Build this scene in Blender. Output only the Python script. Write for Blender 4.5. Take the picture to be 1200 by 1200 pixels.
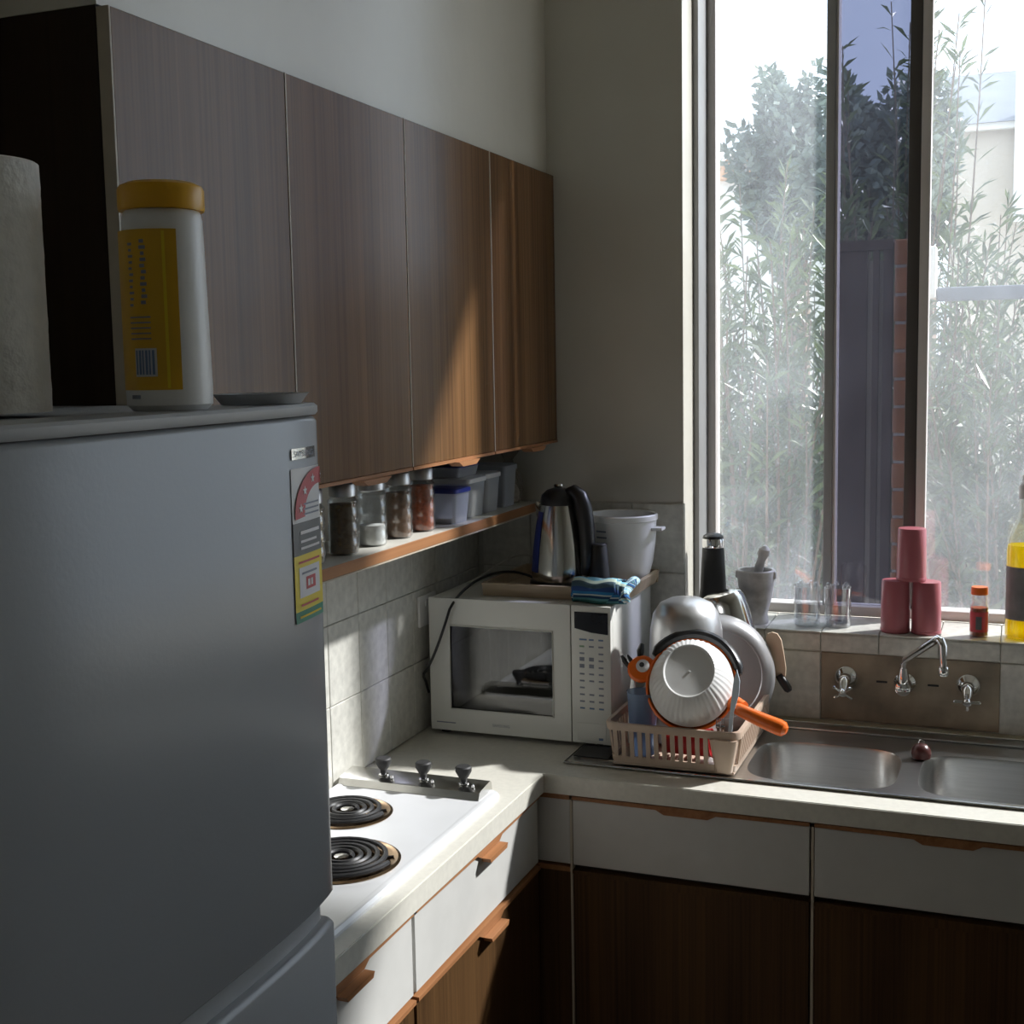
import bpy, bmesh, math, random
from mathutils import Vector, Matrix
random.seed(7)
D = bpy.data
SC = bpy.context.scene
COL = SC.collection
for _o in list(D.objects):
    D.objects.remove(_o, do_unlink=True)

# ------------------------------------------------------------------ camera
cam_d = D.cameras.new('camera')
cam_d.sensor_width = 36.0
cam_d.lens = 1498.43 / 1200 * 36.0
cam_d.shift_x = (600 - 598.745) / 1200
cam_d.shift_y = (587.995 - 600) / 1200
cam_d.clip_start = 0.02
cam_d.clip_end = 300
cam = D.objects.new('camera', cam_d)
COL.objects.link(cam)
_yaw, _pitch, _roll = 0.3752, 0.1089, -0.0184
_fw = Vector((-math.sin(_yaw) * math.cos(_pitch), math.cos(_yaw) * math.cos(_pitch), -math.sin(_pitch)))
_rt = Vector((math.cos(_yaw), math.sin(_yaw), 0))
_up = _rt.cross(_fw)
_r2 = math.cos(_roll) * _rt + math.sin(_roll) * _up
_u2 = -math.sin(_roll) * _rt + math.cos(_roll) * _up
M = Matrix((_r2, _u2, -_fw)).transposed().to_4x4()
M.translation = Vector((1.2842, -3.0098, 1.759))
cam.matrix_world = M
SC.camera = cam

# ------------------------------------------------------------------ world, sun, exposure
W = D.worlds.new('sky')
SC.world = W
W.use_nodes = True
_bg = W.node_tree.nodes['Background']
_bg.inputs[0].default_value = (0.75, 0.875, 1.0, 1)
_bg.inputs[1].default_value = 2.25
SUN_DIR = Vector((-1.0, -0.83, -1.09))
sun_d = D.lights.new('sun', 'SUN')
sun_d.energy = 10.5
sun_d.color = (1.0, 0.98, 0.95)
sun_d.angle = math.radians(2.5)
sun = D.objects.new('sun', sun_d)
sun.rotation_euler = SUN_DIR.to_track_quat('-Z', 'Y').to_euler()
sun.location = (6, 6, 8)
COL.objects.link(sun)
SC.view_settings.view_transform = 'Standard'
SC.view_settings.look = 'None'
SC.view_settings.gamma = 1.0
SC.view_settings.use_curve_mapping = False
SC.view_settings.exposure = 0.15

# ------------------------------------------------------------------ materials
def _nt(name):
    m = D.materials.new(name)
    m.use_nodes = True
    nt = m.node_tree
    return m, nt, nt.nodes, nt.links, nt.nodes['Principled BSDF']

def pm(name, col, rough=0.5, metal=0.0, var=0.0, scale=20.0, stretch=(1, 1, 1), bump=0.0, bscale=None, spec=0.5, coat=0.0):
    """principled with soft procedural colour variation and optional bump"""
    m, nt, N, L, P = _nt(name)
    P.inputs['Base Color'].default_value = (*col, 1)
    P.inputs['Roughness'].default_value = rough
    P.inputs['Metallic'].default_value = metal
    P.inputs['Specular IOR Level'].default_value = spec
    P.inputs['Coat Weight'].default_value = coat
    tc = N.new('ShaderNodeTexCoord'); mp = N.new('ShaderNodeMapping')
    mp.inputs['Scale'].default_value = stretch
    L.new(tc.outputs['Object'], mp.inputs[0])
    nz = N.new('ShaderNodeTexNoise')
    nz.inputs['Scale'].default_value = scale
    nz.inputs['Detail'].default_value = 4
    L.new(mp.outputs[0], nz.inputs[0])
    if var > 0:
        r = N.new('ShaderNodeValToRGB')
        r.color_ramp.elements[0].position = 0.3
        r.color_ramp.elements[1].position = 0.7
        r.color_ramp.elements[0].color = (*[c * (1 - var) for c in col], 1)
        r.color_ramp.elements[1].color = (*[min(1, c * (1 + var)) for c in col], 1)
        L.new(nz.outputs[0], r.inputs[0])
        L.new(r.outputs[0], P.inputs['Base Color'])
    if bump > 0:
        n2 = N.new('ShaderNodeTexNoise')
        n2.inputs['Scale'].default_value = bscale or scale
        n2.inputs['Detail'].default_value = 3
        L.new(mp.outputs[0], n2.inputs[0])
        b = N.new('ShaderNodeBump')
        b.inputs['Strength'].default_value = bump
        b.inputs['Distance'].default_value = 0.003
        L.new(n2.outputs[0], b.inputs['Height'])
        L.new(b.outputs[0], P.inputs['Normal'])
    return m

def wood(name, dark, light, rough=0.35, coat=0.0, fine=160.0, vertical=True):
    m, nt, N, L, P = _nt(name)
    tc = N.new('ShaderNodeTexCoord'); mp = N.new('ShaderNodeMapping')
    mp.inputs['Scale'].default_value = (fine, fine, 1.6) if vertical else (fine, 1.6, fine)
    L.new(tc.outputs['Object'], mp.inputs[0])
    nz = N.new('ShaderNodeTexNoise'); nz.inputs['Scale'].default_value = 1.0; nz.inputs['Detail'].default_value = 5
    L.new(mp.outputs[0], nz.inputs[0])
    mp2 = N.new('ShaderNodeMapping')
    mp2.inputs['Scale'].default_value = (14, 14, 0.7) if vertical else (14, 0.7, 14)
    L.new(tc.outputs['Object'], mp2.inputs[0])
    n2 = N.new('ShaderNodeTexNoise'); n2.inputs['Scale'].default_value = 1.0; n2.inputs['Detail'].default_value = 2
    L.new(mp2.outputs[0], n2.inputs[0])
    mx = N.new('ShaderNodeMath'); mx.operation = 'ADD'
    L.new(nz.outputs[0], mx.inputs[0]); L.new(n2.outputs[0], mx.inputs[1])
    ml = N.new('ShaderNodeMath'); ml.operation = 'MULTIPLY'; ml.inputs[1].default_value = 0.5
    L.new(mx.outputs[0], ml.inputs[0])
    r = N.new('ShaderNodeValToRGB')
    r.color_ramp.elements[0].position = 0.36; r.color_ramp.elements[1].position = 0.64
    r.color_ramp.elements[0].color = (*dark, 1); r.color_ramp.elements[1].color = (*light, 1)
    L.new(ml.outputs[0], r.inputs[0]); L.new(r.outputs[0], P.inputs['Base Color'])
    P.inputs['Roughness'].default_value = rough
    P.inputs['Coat Weight'].default_value = coat
    P.inputs['Coat Roughness'].default_value = 0.25
    P.inputs['Specular IOR Level'].default_value = 0.22
    return m

def clear(name, tint=(1, 1, 1), gloss=0.06, rough=0.02, dust=0.0, dustcol=(0.9, 0.93, 1.0), streak=False, edge=0.0, body=0.0, bodycol=(1, 1, 1), opaque=0.0):
    """see-through sheet or vessel wall: transparent + mirror + dusty translucent film"""
    m, nt, N, L, P = _nt(name)
    N.remove(P)
    out = N['Material Output']
    t = N.new('ShaderNodeBsdfTransparent'); t.inputs[0].default_value = (*tint, 1)
    g = N.new('ShaderNodeBsdfGlossy'); g.inputs['Roughness'].default_value = rough
    lw = N.new('ShaderNodeLayerWeight'); lw.inputs[0].default_value = 0.25
    ma = N.new('ShaderNodeMath'); ma.operation = 'MULTIPLY_ADD'
    ma.inputs[1].default_value = edge; ma.inputs[2].default_value = gloss
    ma.use_clamp = True
    L.new(lw.outputs['Facing'], ma.inputs[0])
    mix = N.new('ShaderNodeMixShader')
    L.new(ma.outputs[0], mix.inputs[0]); L.new(t.outputs[0], mix.inputs[1]); L.new(g.outputs[0], mix.inputs[2])
    last = mix
    if dust > 0:
        tr = N.new('ShaderNodeBsdfTranslucent'); tr.inputs[0].default_value = (*dustcol, 1)
        tc = N.new('ShaderNodeTexCoord'); mp = N.new('ShaderNodeMapping')
        mp.inputs['Scale'].default_value = (3.0, 3.0, 2.0)
        L.new(tc.outputs['Object'], mp.inputs[0])
        nz = N.new('ShaderNodeTexNoise'); nz.inputs['Scale'].default_value = 2.2; nz.inputs['Detail'].default_value = 6
        L.new(mp.outputs[0], nz.inputs[0])
        mr = N.new('ShaderNodeMapRange')
        mr.inputs['From Min'].default_value = 0.3; mr.inputs['From Max'].default_value = 0.72
        mr.inputs['To Min'].default_value = dust * 0.65; mr.inputs['To Max'].default_value = dust * 1.35
        L.new(nz.outputs[0], mr.inputs['Value'])
        fac = mr.outputs[0]
        if streak:
            vo = N.new('ShaderNodeTexVoronoi'); vo.inputs['Scale'].default_value = 26
            L.new(tc.outputs['Object'], vo.inputs[0])
            r2 = N.new('ShaderNodeMapRange')
            r2.inputs['From Min'].default_value = 0.05; r2.inputs['From Max'].default_value = 0.11
            r2.inputs['To Min'].default_value = 0.10; r2.inputs['To Max'].default_value = 0.0
            L.new(vo.outputs['Distance'], r2.inputs['Value'])
            ad = N.new('ShaderNodeMath'); ad.operation = 'ADD'; ad.use_clamp = True
            L.new(fac, ad.inputs[0]); L.new(r2.outputs[0], ad.inputs[1])
            fac = ad.outputs[0]
        m2 = N.new('ShaderNodeMixShader')
        L.new(fac, m2.inputs[0]); L.new(last.outputs[0], m2.inputs[1]); L.new(tr.outputs[0], m2.inputs[2])
        last = m2
    if body > 0:
        df = N.new('ShaderNodeBsdfDiffuse'); df.inputs[0].default_value = (*bodycol, 1)
        tl = N.new('ShaderNodeBsdfTranslucent'); tl.inputs[0].default_value = (*bodycol, 1)
        hm = N.new('ShaderNodeMixShader'); hm.inputs[0].default_value = 0.5
        L.new(df.outputs[0], hm.inputs[1]); L.new(tl.outputs[0], hm.inputs[2])
        m3 = N.new('ShaderNodeMixShader'); m3.inputs[0].default_value = body
        L.new(last.outputs[0], m3.inputs[1]); L.new(hm.outputs[0], m3.inputs[2])
        last = m3
    L.new(last.outputs[0], out.inputs[0])
    return m

def leafmat(name, a, b):
    m, nt, N, L, P = _nt(name)
    N.remove(P); out = N['Material Output']
    tc = N.new('ShaderNodeTexCoord'); nz = N.new('ShaderNodeTexNoise'); nz.inputs['Scale'].default_value = 9
    L.new(tc.outputs['Object'], nz.inputs[0])
    r = N.new('ShaderNodeValToRGB'); r.color_ramp.elements[0].position = .35; r.color_ramp.elements[1].position = .65
    r.color_ramp.elements[0].color = (*a, 1); r.color_ramp.elements[1].color = (*b, 1)
    L.new(nz.outputs[0], r.inputs[0])
    df = N.new('ShaderNodeBsdfPrincipled'); df.inputs['Roughness'].default_value = .35
    tl = N.new('ShaderNodeBsdfTranslucent')
    L.new(r.outputs[0], df.inputs['Base Color']); L.new(r.outputs[0], tl.inputs[0])
    mx = N.new('ShaderNodeMixShader'); mx.inputs[0].default_value = .35
    L.new(df.outputs[0], mx.inputs[1]); L.new(tl.outputs[0], mx.inputs[2])
    L.new(mx.outputs[0], out.inputs[0])
    return m

MT = {}
MT['wall'] = pm('cream_gloss_paint', (0.66, 0.635, 0.56), 0.26, var=.05, scale=3, bump=.25, bscale=18, spec=.75)
MT['ceil'] = pm('ceiling_paint', (0.62, 0.60, 0.54), 0.8, var=.03, scale=3)
MT['floor'] = pm('brown_vinyl', (0.16, 0.12, 0.09), 0.4, var=.15, scale=8)
MT['tile'] = pm('mottled_tile_glaze', (0.62, 0.61, 0.56), 0.28, var=.13, scale=55, bump=.12, bscale=70)
MT['grout'] = pm('grey_grout', (0.54, 0.53, 0.48), 0.85, var=.1, scale=60)
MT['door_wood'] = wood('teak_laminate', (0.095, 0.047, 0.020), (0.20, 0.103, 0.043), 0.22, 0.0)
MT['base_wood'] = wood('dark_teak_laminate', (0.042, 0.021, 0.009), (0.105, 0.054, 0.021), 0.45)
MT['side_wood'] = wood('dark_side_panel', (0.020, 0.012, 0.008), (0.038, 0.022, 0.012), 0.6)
MT['pull_wood'] = wood('varnished_pull_timber', (0.26, 0.115, 0.05), (0.40, 0.19, 0.085), 0.4, fine=120, vertical=False)
MT['shelf_top'] = pm('pale_laminate', (0.62, 0.60, 0.54), 0.35, var=.04, scale=15)
MT['pale_edge'] = pm('pale_edge_strip', (0.50, 0.44, 0.35), 0.4, var=.06, scale=30)
MT['lam'] = pm('cream_laminate', (0.66, 0.64, 0.57), 0.30, var=.05, scale=90)
MT['drawer'] = pm('white_laminate', (0.58, 0.575, 0.55), 0.34, var=.03, scale=20)
MT['gapdark'] = pm('dark_gap', (0.03, 0.024, 0.02), 0.8, var=.1)
MT['fridge'] = pm('fridge_enamel', (0.34, 0.35, 0.365), 0.25, var=.015, scale=3, bump=.05, bscale=160, spec=.42)
MT['fridge_cap'] = pm('fridge_grey_plastic', (0.42, 0.43, 0.44), 0.4, var=.03)
MT['white'] = pm('white_plastic', (0.78, 0.78, 0.77), 0.33, var=.02, scale=12)
MT['mw_white'] = pm('microwave_enamel', (0.72, 0.72, 0.68), 0.28, var=.02, scale=6)
MT['enamel'] = pm('white_hob_enamel', (0.74, 0.75, 0.77), 0.15, var=.02, scale=10)
MT['steel'] = pm('brushed_steel', (0.55, 0.55, 0.54), 0.28, 1.0, var=.06, scale=6, stretch=(1, 40, 40))
MT['steel_v'] = pm('polished_steel', (0.62, 0.61, 0.58), 0.16, 1.0, var=.03, scale=8)
MT['alu'] = pm('satin_aluminium', (0.66, 0.66, 0.67), 0.38, 1.0, var=.04, scale=20)
MT['frame_alu'] = pm('window_aluminium', (0.33, 0.33, 0.33), 0.45, 0.2, var=.04, scale=10)
MT['frame_dark'] = pm('dark_bronze_frame', (0.10, 0.09, 0.085), 0.4, 0.3, var=.05, scale=10)
MT['frame_light'] = pm('pale_sash_frame', (0.62, 0.58, 0.56), 0.4, 0.1, var=.04, scale=10)
MT['chrome'] = pm('chrome', (0.78, 0.78, 0.78), 0.08, 1.0, var=.01)
MT['black'] = pm('black_plastic', (0.018, 0.018, 0.02), 0.35, var=.1)
MT['blackm'] = pm('matte_black', (0.025, 0.025, 0.026), 0.6, var=.1)
MT['coil'] = pm('black_coil', (0.03, 0.03, 0.032), 0.42, 0.3, var=.2, scale=60)
MT['drip'] = pm('heat_stained_chrome', (0.42, 0.29, 0.18), 0.22, 1.0, var=.35, scale=14)
MT['darkglass'] = clear('microwave_door_glass', tint=(0.22, 0.23, 0.24), gloss=0.08, rough=0.03, edge=.3)
MT['cavity'] = pm('microwave_cavity', (0.45, 0.45, 0.43), 0.5, var=.03)
MT['display'] = pm('display_black', (0.012, 0.013, 0.018), 0.15, var=.05)
MT['print_grey'] = pm('grey_print', (0.22, 0.24, 0.30), 0.5, var=.05)
MT['print_blue'] = pm('blue_print', (0.14, 0.22, 0.36), 0.5, var=.05)
MT['print_green'] = pm('green_print', (0.20, 0.34, 0.20), 0.5, var=.05)
MT['beige'] = pm('beige_rack_plastic', (0.52, 0.40, 0.31), 0.42, var=.04, scale=20)
MT['tray'] = pm('wood_tray', (0.46, 0.36, 0.25), 0.5, var=.12, scale=9, stretch=(1, 12, 12))
MT['orange'] = pm('orange_plastic', (0.85, 0.16, 0.012), 0.32, var=.05)
MT['red'] = pm('red_plastic', (0.50, 0.03, 0.035), 0.35, var=.08)
MT['pink'] = pm('dusky_pink_plastic', (0.42, 0.125, 0.15), 0.30, var=.04)
MT['bluelid'] = pm('navy_lid', (0.025, 0.04, 0.22), 0.35, var=.05)
MT['yellow'] = pm('yellow_lid', (0.80, 0.42, 0.008), 0.35, var=.03)
MT['yellab'] = pm('yellow_label', (0.70, 0.40, 0.012), 0.4, var=.05)
MT['yelbright'] = pm('bright_yellow_print', (0.80, 0.62, 0.02), 0.4, var=.03)
MT['greenlab'] = pm('green_label', (0.03, 0.24, 0.15), 0.4, var=.03)
MT['greylab'] = pm('slate_label', (0.10, 0.11, 0.12), 0.4, var=.05)
MT['whitelab'] = pm('white_label', (0.72, 0.71, 0.72), 0.4, var=.02)
MT['redlab'] = pm('red_label', (0.52, 0.045, 0.06), 0.4, var=.05)
MT['paper'] = pm('paper_towel', (0.80, 0.78, 0.73), 0.9, var=.05, scale=40, bump=1.0, bscale=55)
MT['marble'] = pm('grey_marble', (0.56, 0.55, 0.53), 0.35, var=.5, scale=16)
MT['spice_tan'] = pm('tan_spice', (0.42, 0.30, 0.12), 0.8, var=.3, scale=120)
MT['spice_brown'] = pm('brown_spice', (0.15, 0.09, 0.04), 0.8, var=.45, scale=150)
MT['spice_white'] = pm('white_salt', (0.72, 0.72, 0.70), 0.8, var=.1, scale=120)
MT['spice_cin'] = pm('cinnamon_spice', (0.21, 0.115, 0.065), 0.8, var=.3, scale=120)
MT['spice_red'] = pm('chilli_spice', (0.36, 0.075, 0.02), 0.8, var=.45, scale=150)
MT['cereal'] = pm('pale_dry_food', (0.55, 0.50, 0.42), 0.8, var=.3, scale=90)
MT['darkfood'] = pm('dark_dry_food', (0.09, 0.075, 0.075), 0.8, var=.4, scale=90)
MT['jar_glass'] = clear('jar_glass', tint=(0.90, 0.92, 0.92), gloss=0.08, rough=.04, edge=.8, body=.05, bodycol=(.8, .82, .82))
MT['glass'] = clear('drinking_glass', tint=(0.96, 0.97, 0.98), gloss=0.10, rough=.02, edge=.8)
MT['tub'] = clear('frosted_tub_plastic', tint=(0.92, 0.94, 0.97), gloss=0.05, rough=.15, edge=.2, body=.55, bodycol=(.82, .86, .92))
MT['bag'] = clear('clear_plastic_bag', tint=(0.9, 0.89, 0.87), gloss=0.10, rough=.12, edge=.35, body=.18, bodycol=(.7, .66, .62))
MT['bluecup'] = clear('pale_blue_plastic', tint=(0.75, 0.84, 0.95), gloss=0.05, rough=.15, edge=.2, body=.45, bodycol=(.42, .52, .66))
MT['oil'] = clear('yellow_oil', tint=(0.95, 0.78, 0.05), gloss=0.03, rough=.05, edge=.2, body=.45, bodycol=(.9, .72, .02))
MT['oil_glass'] = clear('bottle_glass', tint=(0.94, 0.95, 0.90), gloss=0.05, rough=.03, edge=.5)
MT['bottle_label'] = pm('grey_paper_label', (0.20, 0.19, 0.20), 0.5, var=.2, scale=25)
MT['pane'] = clear('dusty_window_glass', tint=(0.97, 0.98, 0.99), gloss=0.11, rough=.008, dust=.07, streak=True, edge=.25)
MT['tint'] = clear('tinted_sash_glass', tint=(0.42, 0.43, 0.51), gloss=0.10, rough=.01, dust=.015, edge=.1, streak=False)
MT['plate'] = pm('stained_bronze_plate', (0.29, 0.235, 0.17), 0.42, 0.15, var=.45, scale=9)
MT['paddle'] = wood('pale_spatula_wood', (0.58, 0.45, 0.32), (0.70, 0.56, 0.42), .6, fine=60)
MT['greypan'] = pm('grey_pan_metal', (0.36, 0.36, 0.37), 0.35, 0.25, var=.06, scale=12)
MT['bladeblue'] = pm('pale_blue_blade', (0.62, 0.74, 0.84), 0.3, var=.04)
MT['cable_w'] = pm('pale_cable', (0.50, 0.48, 0.44), 0.5, var=.03)
MT['plug'] = pm('dark_red_plug', (0.07, 0.018, 0.016), 0.3, var=.1)
MT['caulk'] = pm('olive_caulk', (0.34, 0.31, 0.22), 0.6, var=.2, scale=20)
MT['bark'] = pm('shrub_bark', (0.20, 0.14, 0.10), 0.8, var=.3, scale=30)
MT['leaf1'] = leafmat('shrub_leaf', (0.05, 0.075, 0.03), (0.13, 0.17, 0.075))
MT['leaf2'] = leafmat('hazed_far_leaf', (0.12, 0.16, 0.13), (0.20, 0.25, 0.20))  # leaf colour paled to put distance haze into the crowns
MT['ground'] = pm('dry_ground', (0.36, 0.32, 0.25), 0.9, var=.2, scale=2)
MT['screen_board'] = pm('weathered_dark_board', (0.075, 0.045, 0.038), 0.7, var=.25, scale=10, stretch=(8, 8, 1))
MT['terracotta'] = pm('terracotta_brick', (0.44, 0.20, 0.10), 0.8, var=.2, scale=14)
MT['extwhite'] = pm('exterior_white_paint', (0.80, 0.79, 0.76), 0.6, var=.03)
MT['extcream'] = pm('exterior_cream_render', (0.62, 0.55, 0.46), 0.8, var=.06)
MT['slate'] = pm('slate_roof', (0.16, 0.18, 0.22), 0.6, var=.15, scale=4)
MT['orangeroof'] = pm('orange_roof_tile', (0.55, 0.30, 0.16), 0.7, var=.15, scale=4)

def towel_material():
    m, nt, N, L, P = _nt('striped_tea_towel')
    tc = N.new('ShaderNodeTexCoord')
    uv = N.new('ShaderNodeUVMap'); uv.uv_map = 'UVMap'
    sx = N.new('ShaderNodeSeparateXYZ'); L.new(uv.outputs[0], sx.inputs[0])
    r = N.new('ShaderNodeValToRGB'); r.color_ramp.interpolation = 'CONSTANT'
    cols = [(0.00, (.02, .13, .38)), (.06, (.66, .74, .80)), (.12, (.03, .22, .48)), (.17, (.48, .44, .36)), (.21, (.36, .64, .80)),  # upper stripes lightened to put sunlight into the cloth colour
            (.33, (.72, .80, .80)), (.40, (.22, .52, .70)), (.48, (.50, .60, .52)), (.53, (.05, .10, .14)), (.60, (.02, .06, .20)),
            (.68, (.02, .18, .42)), (.76, (.50, .58, .56)), (.80, (.01, .05, .13)), (.87, (.10, .30, .34)), (.93, (.03, .14, .14))]
    e = r.color_ramp.elements
    while len(e) < len(cols): e.new(.5)
    for i, (p, c) in enumerate(cols):
        e[i].position = p; e[i].color = (*c, 1)
    L.new(sx.outputs[1], r.inputs[0]); L.new(r.outputs[0], P.inputs['Base Color'])
    P.inputs['Roughness'].default_value = .9
    nz = N.new('ShaderNodeTexNoise'); nz.inputs['Scale'].default_value = 300
    L.new(tc.outputs['Object'], nz.inputs[0])
    b = N.new('ShaderNodeBump'); b.inputs['Strength'].default_value = .4; b.inputs['Distance'].default_value = .001
    L.new(nz.outputs[0], b.inputs['Height']); L.new(b.outputs[0], P.inputs['Normal'])
    return m
MT['towel'] = towel_material()

# ------------------------------------------------------------------ builders
class B:
    def sx(s, c, k):
        for v in s.bm.verts: v.co.x = c + (v.co.x - c) * k
        return s
    """collects shapes given in world coordinates; obj() links them as one mesh object"""
    def __init__(s): s.bm = bmesh.new()
    def box(s, x0, x1, y0, y1, z0, z1, bev=0.0, seg=2):
        t = bmesh.new()
        bmesh.ops.create_cube(t, size=1)
        for v in t.verts:
            v.co = Vector(((x0 + x1) / 2 + v.co.x * (x1 - x0), (y0 + y1) / 2 + v.co.y * (y1 - y0), (z0 + z1) / 2 + v.co.z * (z1 - z0)))
        if bev > 0:
            bmesh.ops.bevel(t, geom=t.edges[:], offset=bev, segments=seg, profile=.5, affect='EDGES')
        return s._merge(t)
    def _merge(s, t, mat=None):
        vm = {}
        for v in t.verts:
            co = mat @ v.co if mat else v.co
            vm[v] = s.bm.verts.new(co)
        for f in t.faces:
            try: s.bm.faces.new([vm[v] for v in f.verts])
            except ValueError: pass
        t.free()
        return s
    def loops(s, rings, close=True, cap0=True, cap1=True):
        R = [[s.bm.verts.new(p) for p in r] for r in rings]
        n = len(R[0])
        for a, b in zip(R[:-1], R[1:]):
            for i in range(n if close else n - 1):
                j = (i + 1) % n
                s.bm.faces.new((a[i], a[j], b[j], b[i]))
        if cap0: s.bm.faces.new(R[0][::-1])
        if cap1: s.bm.faces.new(R[-1])
        return s
    def lathe(s, prof, c=(0, 0, 0), seg=32, axis=(0, 0, 1), cap0=True, cap1=True, fn=None):
        q = Vector((0, 0, 1)).rotation_difference(Vector(axis).normalized()).to_matrix()
        c = Vector(c); rings = []
        for k, (r, z) in enumerate(prof):
            ring = []
            for i in range(seg):
                a = 2 * math.pi * i / seg
                rr = max(r, 1e-5)
                if fn: rr = fn(rr, a, k)
                ring.append(c + q @ Vector((rr * math.cos(a), rr * math.sin(a), z)))
            rings.append(ring)
        return s.loops(rings, True, cap0, cap1)
    def tube(s, pts, r, seg=10, cap=True, closed=False):
        pts = [Vector(p) for p in pts]; n = len(pts)
        rs = r if isinstance(r, (list, tuple)) else [r] * n
        rings = []; prev = None
        for i, p in enumerate(pts):
            if closed: d = pts[(i + 1) % n] - pts[i - 1]
            else: d = pts[min(i + 1, n - 1)] - pts[max(i - 1, 0)]
            d.normalize()
            if prev is None:
                u = d.orthogonal().normalized()
            else:
                u = (prev - d * prev.dot(d))
                u = u.normalized() if u.length > 1e-6 else d.orthogonal().normalized()
            prev = u; w = d.cross(u)
            rings.append([p + rs[i] * (math.cos(2 * math.pi * k / seg) * u + math.sin(2 * math.pi * k / seg) * w) for k in range(seg)])
        if closed: rings.append(rings[0])
        return s.loops(rings, True, cap and not closed, cap and not closed)
    def prism(s, poly, axis, a, b):
        """poly in the two other axes (cyclic order) extruded from a to b along axis"""
        def P(u, v, w):
            return {'x': (w, u, v), 'y': (u, w, v), 'z': (u, v, w)}[axis]
        return s.loops([[P(u, v, a) for u, v in poly], [P(u, v, b) for u, v in poly]])
    def quad(s, *pts):
        s.bm.faces.new([s.bm.verts.new(p) for p in pts]); return s
    def obj(s, name, mat, parent=None, smooth=35, weld=0.0):
        if weld: bmesh.ops.remove_doubles(s.bm, verts=s.bm.verts[:], dist=weld)
        bmesh.ops.recalc_face_normals(s.bm, faces=s.bm.faces[:])
        off = Vector((0, 0, 0)); q = parent
        while q: off += q.location; q = q.parent
        if parent is None and s.bm.verts:
            xs = [v.co for v in s.bm.verts]
            lo = Vector((min(v.x for v in xs), min(v.y for v in xs), min(v.z for v in xs)))
            hi = Vector((max(v.x for v in xs), max(v.y for v in xs), max(v.z for v in xs)))
            off = Vector(((lo.x + hi.x) / 2, (lo.y + hi.y) / 2, lo.z))
        for v in s.bm.verts: v.co -= off
        me = D.meshes.new(name); s.bm.to_mesh(me); s.bm.free()
        if smooth:
            me.polygons.foreach_set('use_smooth', [True] * len(me.polygons))
            me.set_sharp_from_angle(angle=math.radians(smooth))
        me.materials.append(MT[mat])
        o = D.objects.new(name, me); COL.objects.link(o)
        if parent: o.parent = parent
        else: o.location = off
        return o

def tag(o, label=None, cat=None, group=None, kind=None):
    if label: o['label'] = label
    if cat: o['category'] = cat
    if group: o['group'] = group
    if kind: o['kind'] = kind
    return o
def thing(name, label, cat, loc=(0, 0, 0), group=None):
    o = D.objects.new(name, None); o.empty_display_size = .05
    COL.objects.link(o); o.location = loc
    return tag(o, label, cat, group)
def struct_empty(name, loc=(0, 0, 0)):
    o = D.objects.new(name, None); o.empty_display_size = .05
    COL.objects.link(o); o.location = loc
    o['kind'] = 'structure'
    return o
def struct(name, b, mat, smooth=35):
    o = b.obj(name, mat, None, smooth); o['kind'] = 'structure'; return o
def dup(root, loc, label=None, swap=None):
    r = root.copy(); COL.objects.link(r); r.location = loc
    if label: r['label'] = label
    for ch in list(root.children):
        c = ch.copy(); COL.objects.link(c); c.parent = r
        if swap and ch.name.split('.')[0] in swap:
            c.data = c.data.copy(); c.data.materials[0] = MT[swap[ch.name.split('.')[0]]]
        for g in list(ch.children):
            d = g.copy(); COL.objects.link(d); d.parent = c
    return r
def arc(c, r, a0, a1, n, plane='xz'):
    out = []
    for i in range(n + 1):
        a = a0 + (a1 - a0) * i / n
        u, v = r * math.cos(a), r * math.sin(a)
        out.append({'xz': (c[0] + u, c[1], c[2] + v), 'xy': (c[0] + u, c[1] + v, c[2]), 'yz': (c[0], c[1] + u, c[2] + v)}[plane])
    return out
def bez(p0, p1, p2, p3, n=14):
    p0, p1, p2, p3 = map(Vector, (p0, p1, p2, p3)); out = []
    for i in range(n + 1):
        t = i / n; q = 1 - t
        out.append(p0 * q**3 + p1 * 3 * q * q * t + p2 * 3 * q * t * t + p3 * t**3)
    return out
def text_mesh(body):
    cu = D.curves.new('lettering', 'FONT'); cu.body = body; cu.size = 1.0; cu.resolution_u = 2
    o = D.objects.new('lettering', cu); COL.objects.link(o)
    dg = bpy.context.evaluated_depsgraph_get()
    me = o.evaluated_get(dg).to_mesh()
    vs = [v.co.copy() for v in me.vertices]; fs = [list(p.vertices) for p in me.polygons]
    o.evaluated_get(dg).to_mesh_clear()
    D.objects.remove(o, do_unlink=True); D.curves.remove(cu)
    x0 = min(v.x for v in vs); x1 = max(v.x for v in vs); y0 = min(v.y for v in vs); y1 = max(v.y for v in vs)
    return [((v.x - x0) / (x1 - x0), (v.y - y0) / (y1 - y0)) for v in vs], fs
def text_obj(name, body, fn, mat, parent):
    """fn maps (u,v) in the unit box to a world point"""
    vs, fs = text_mesh(body); b = B()
    bv = [b.bm.verts.new(fn(u, v)) for u, v in vs]
    for f in fs:
        try: b.bm.faces.new([bv[i] for i in f])
        except ValueError: pass
    return b.obj(name, mat, parent, 0)

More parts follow.
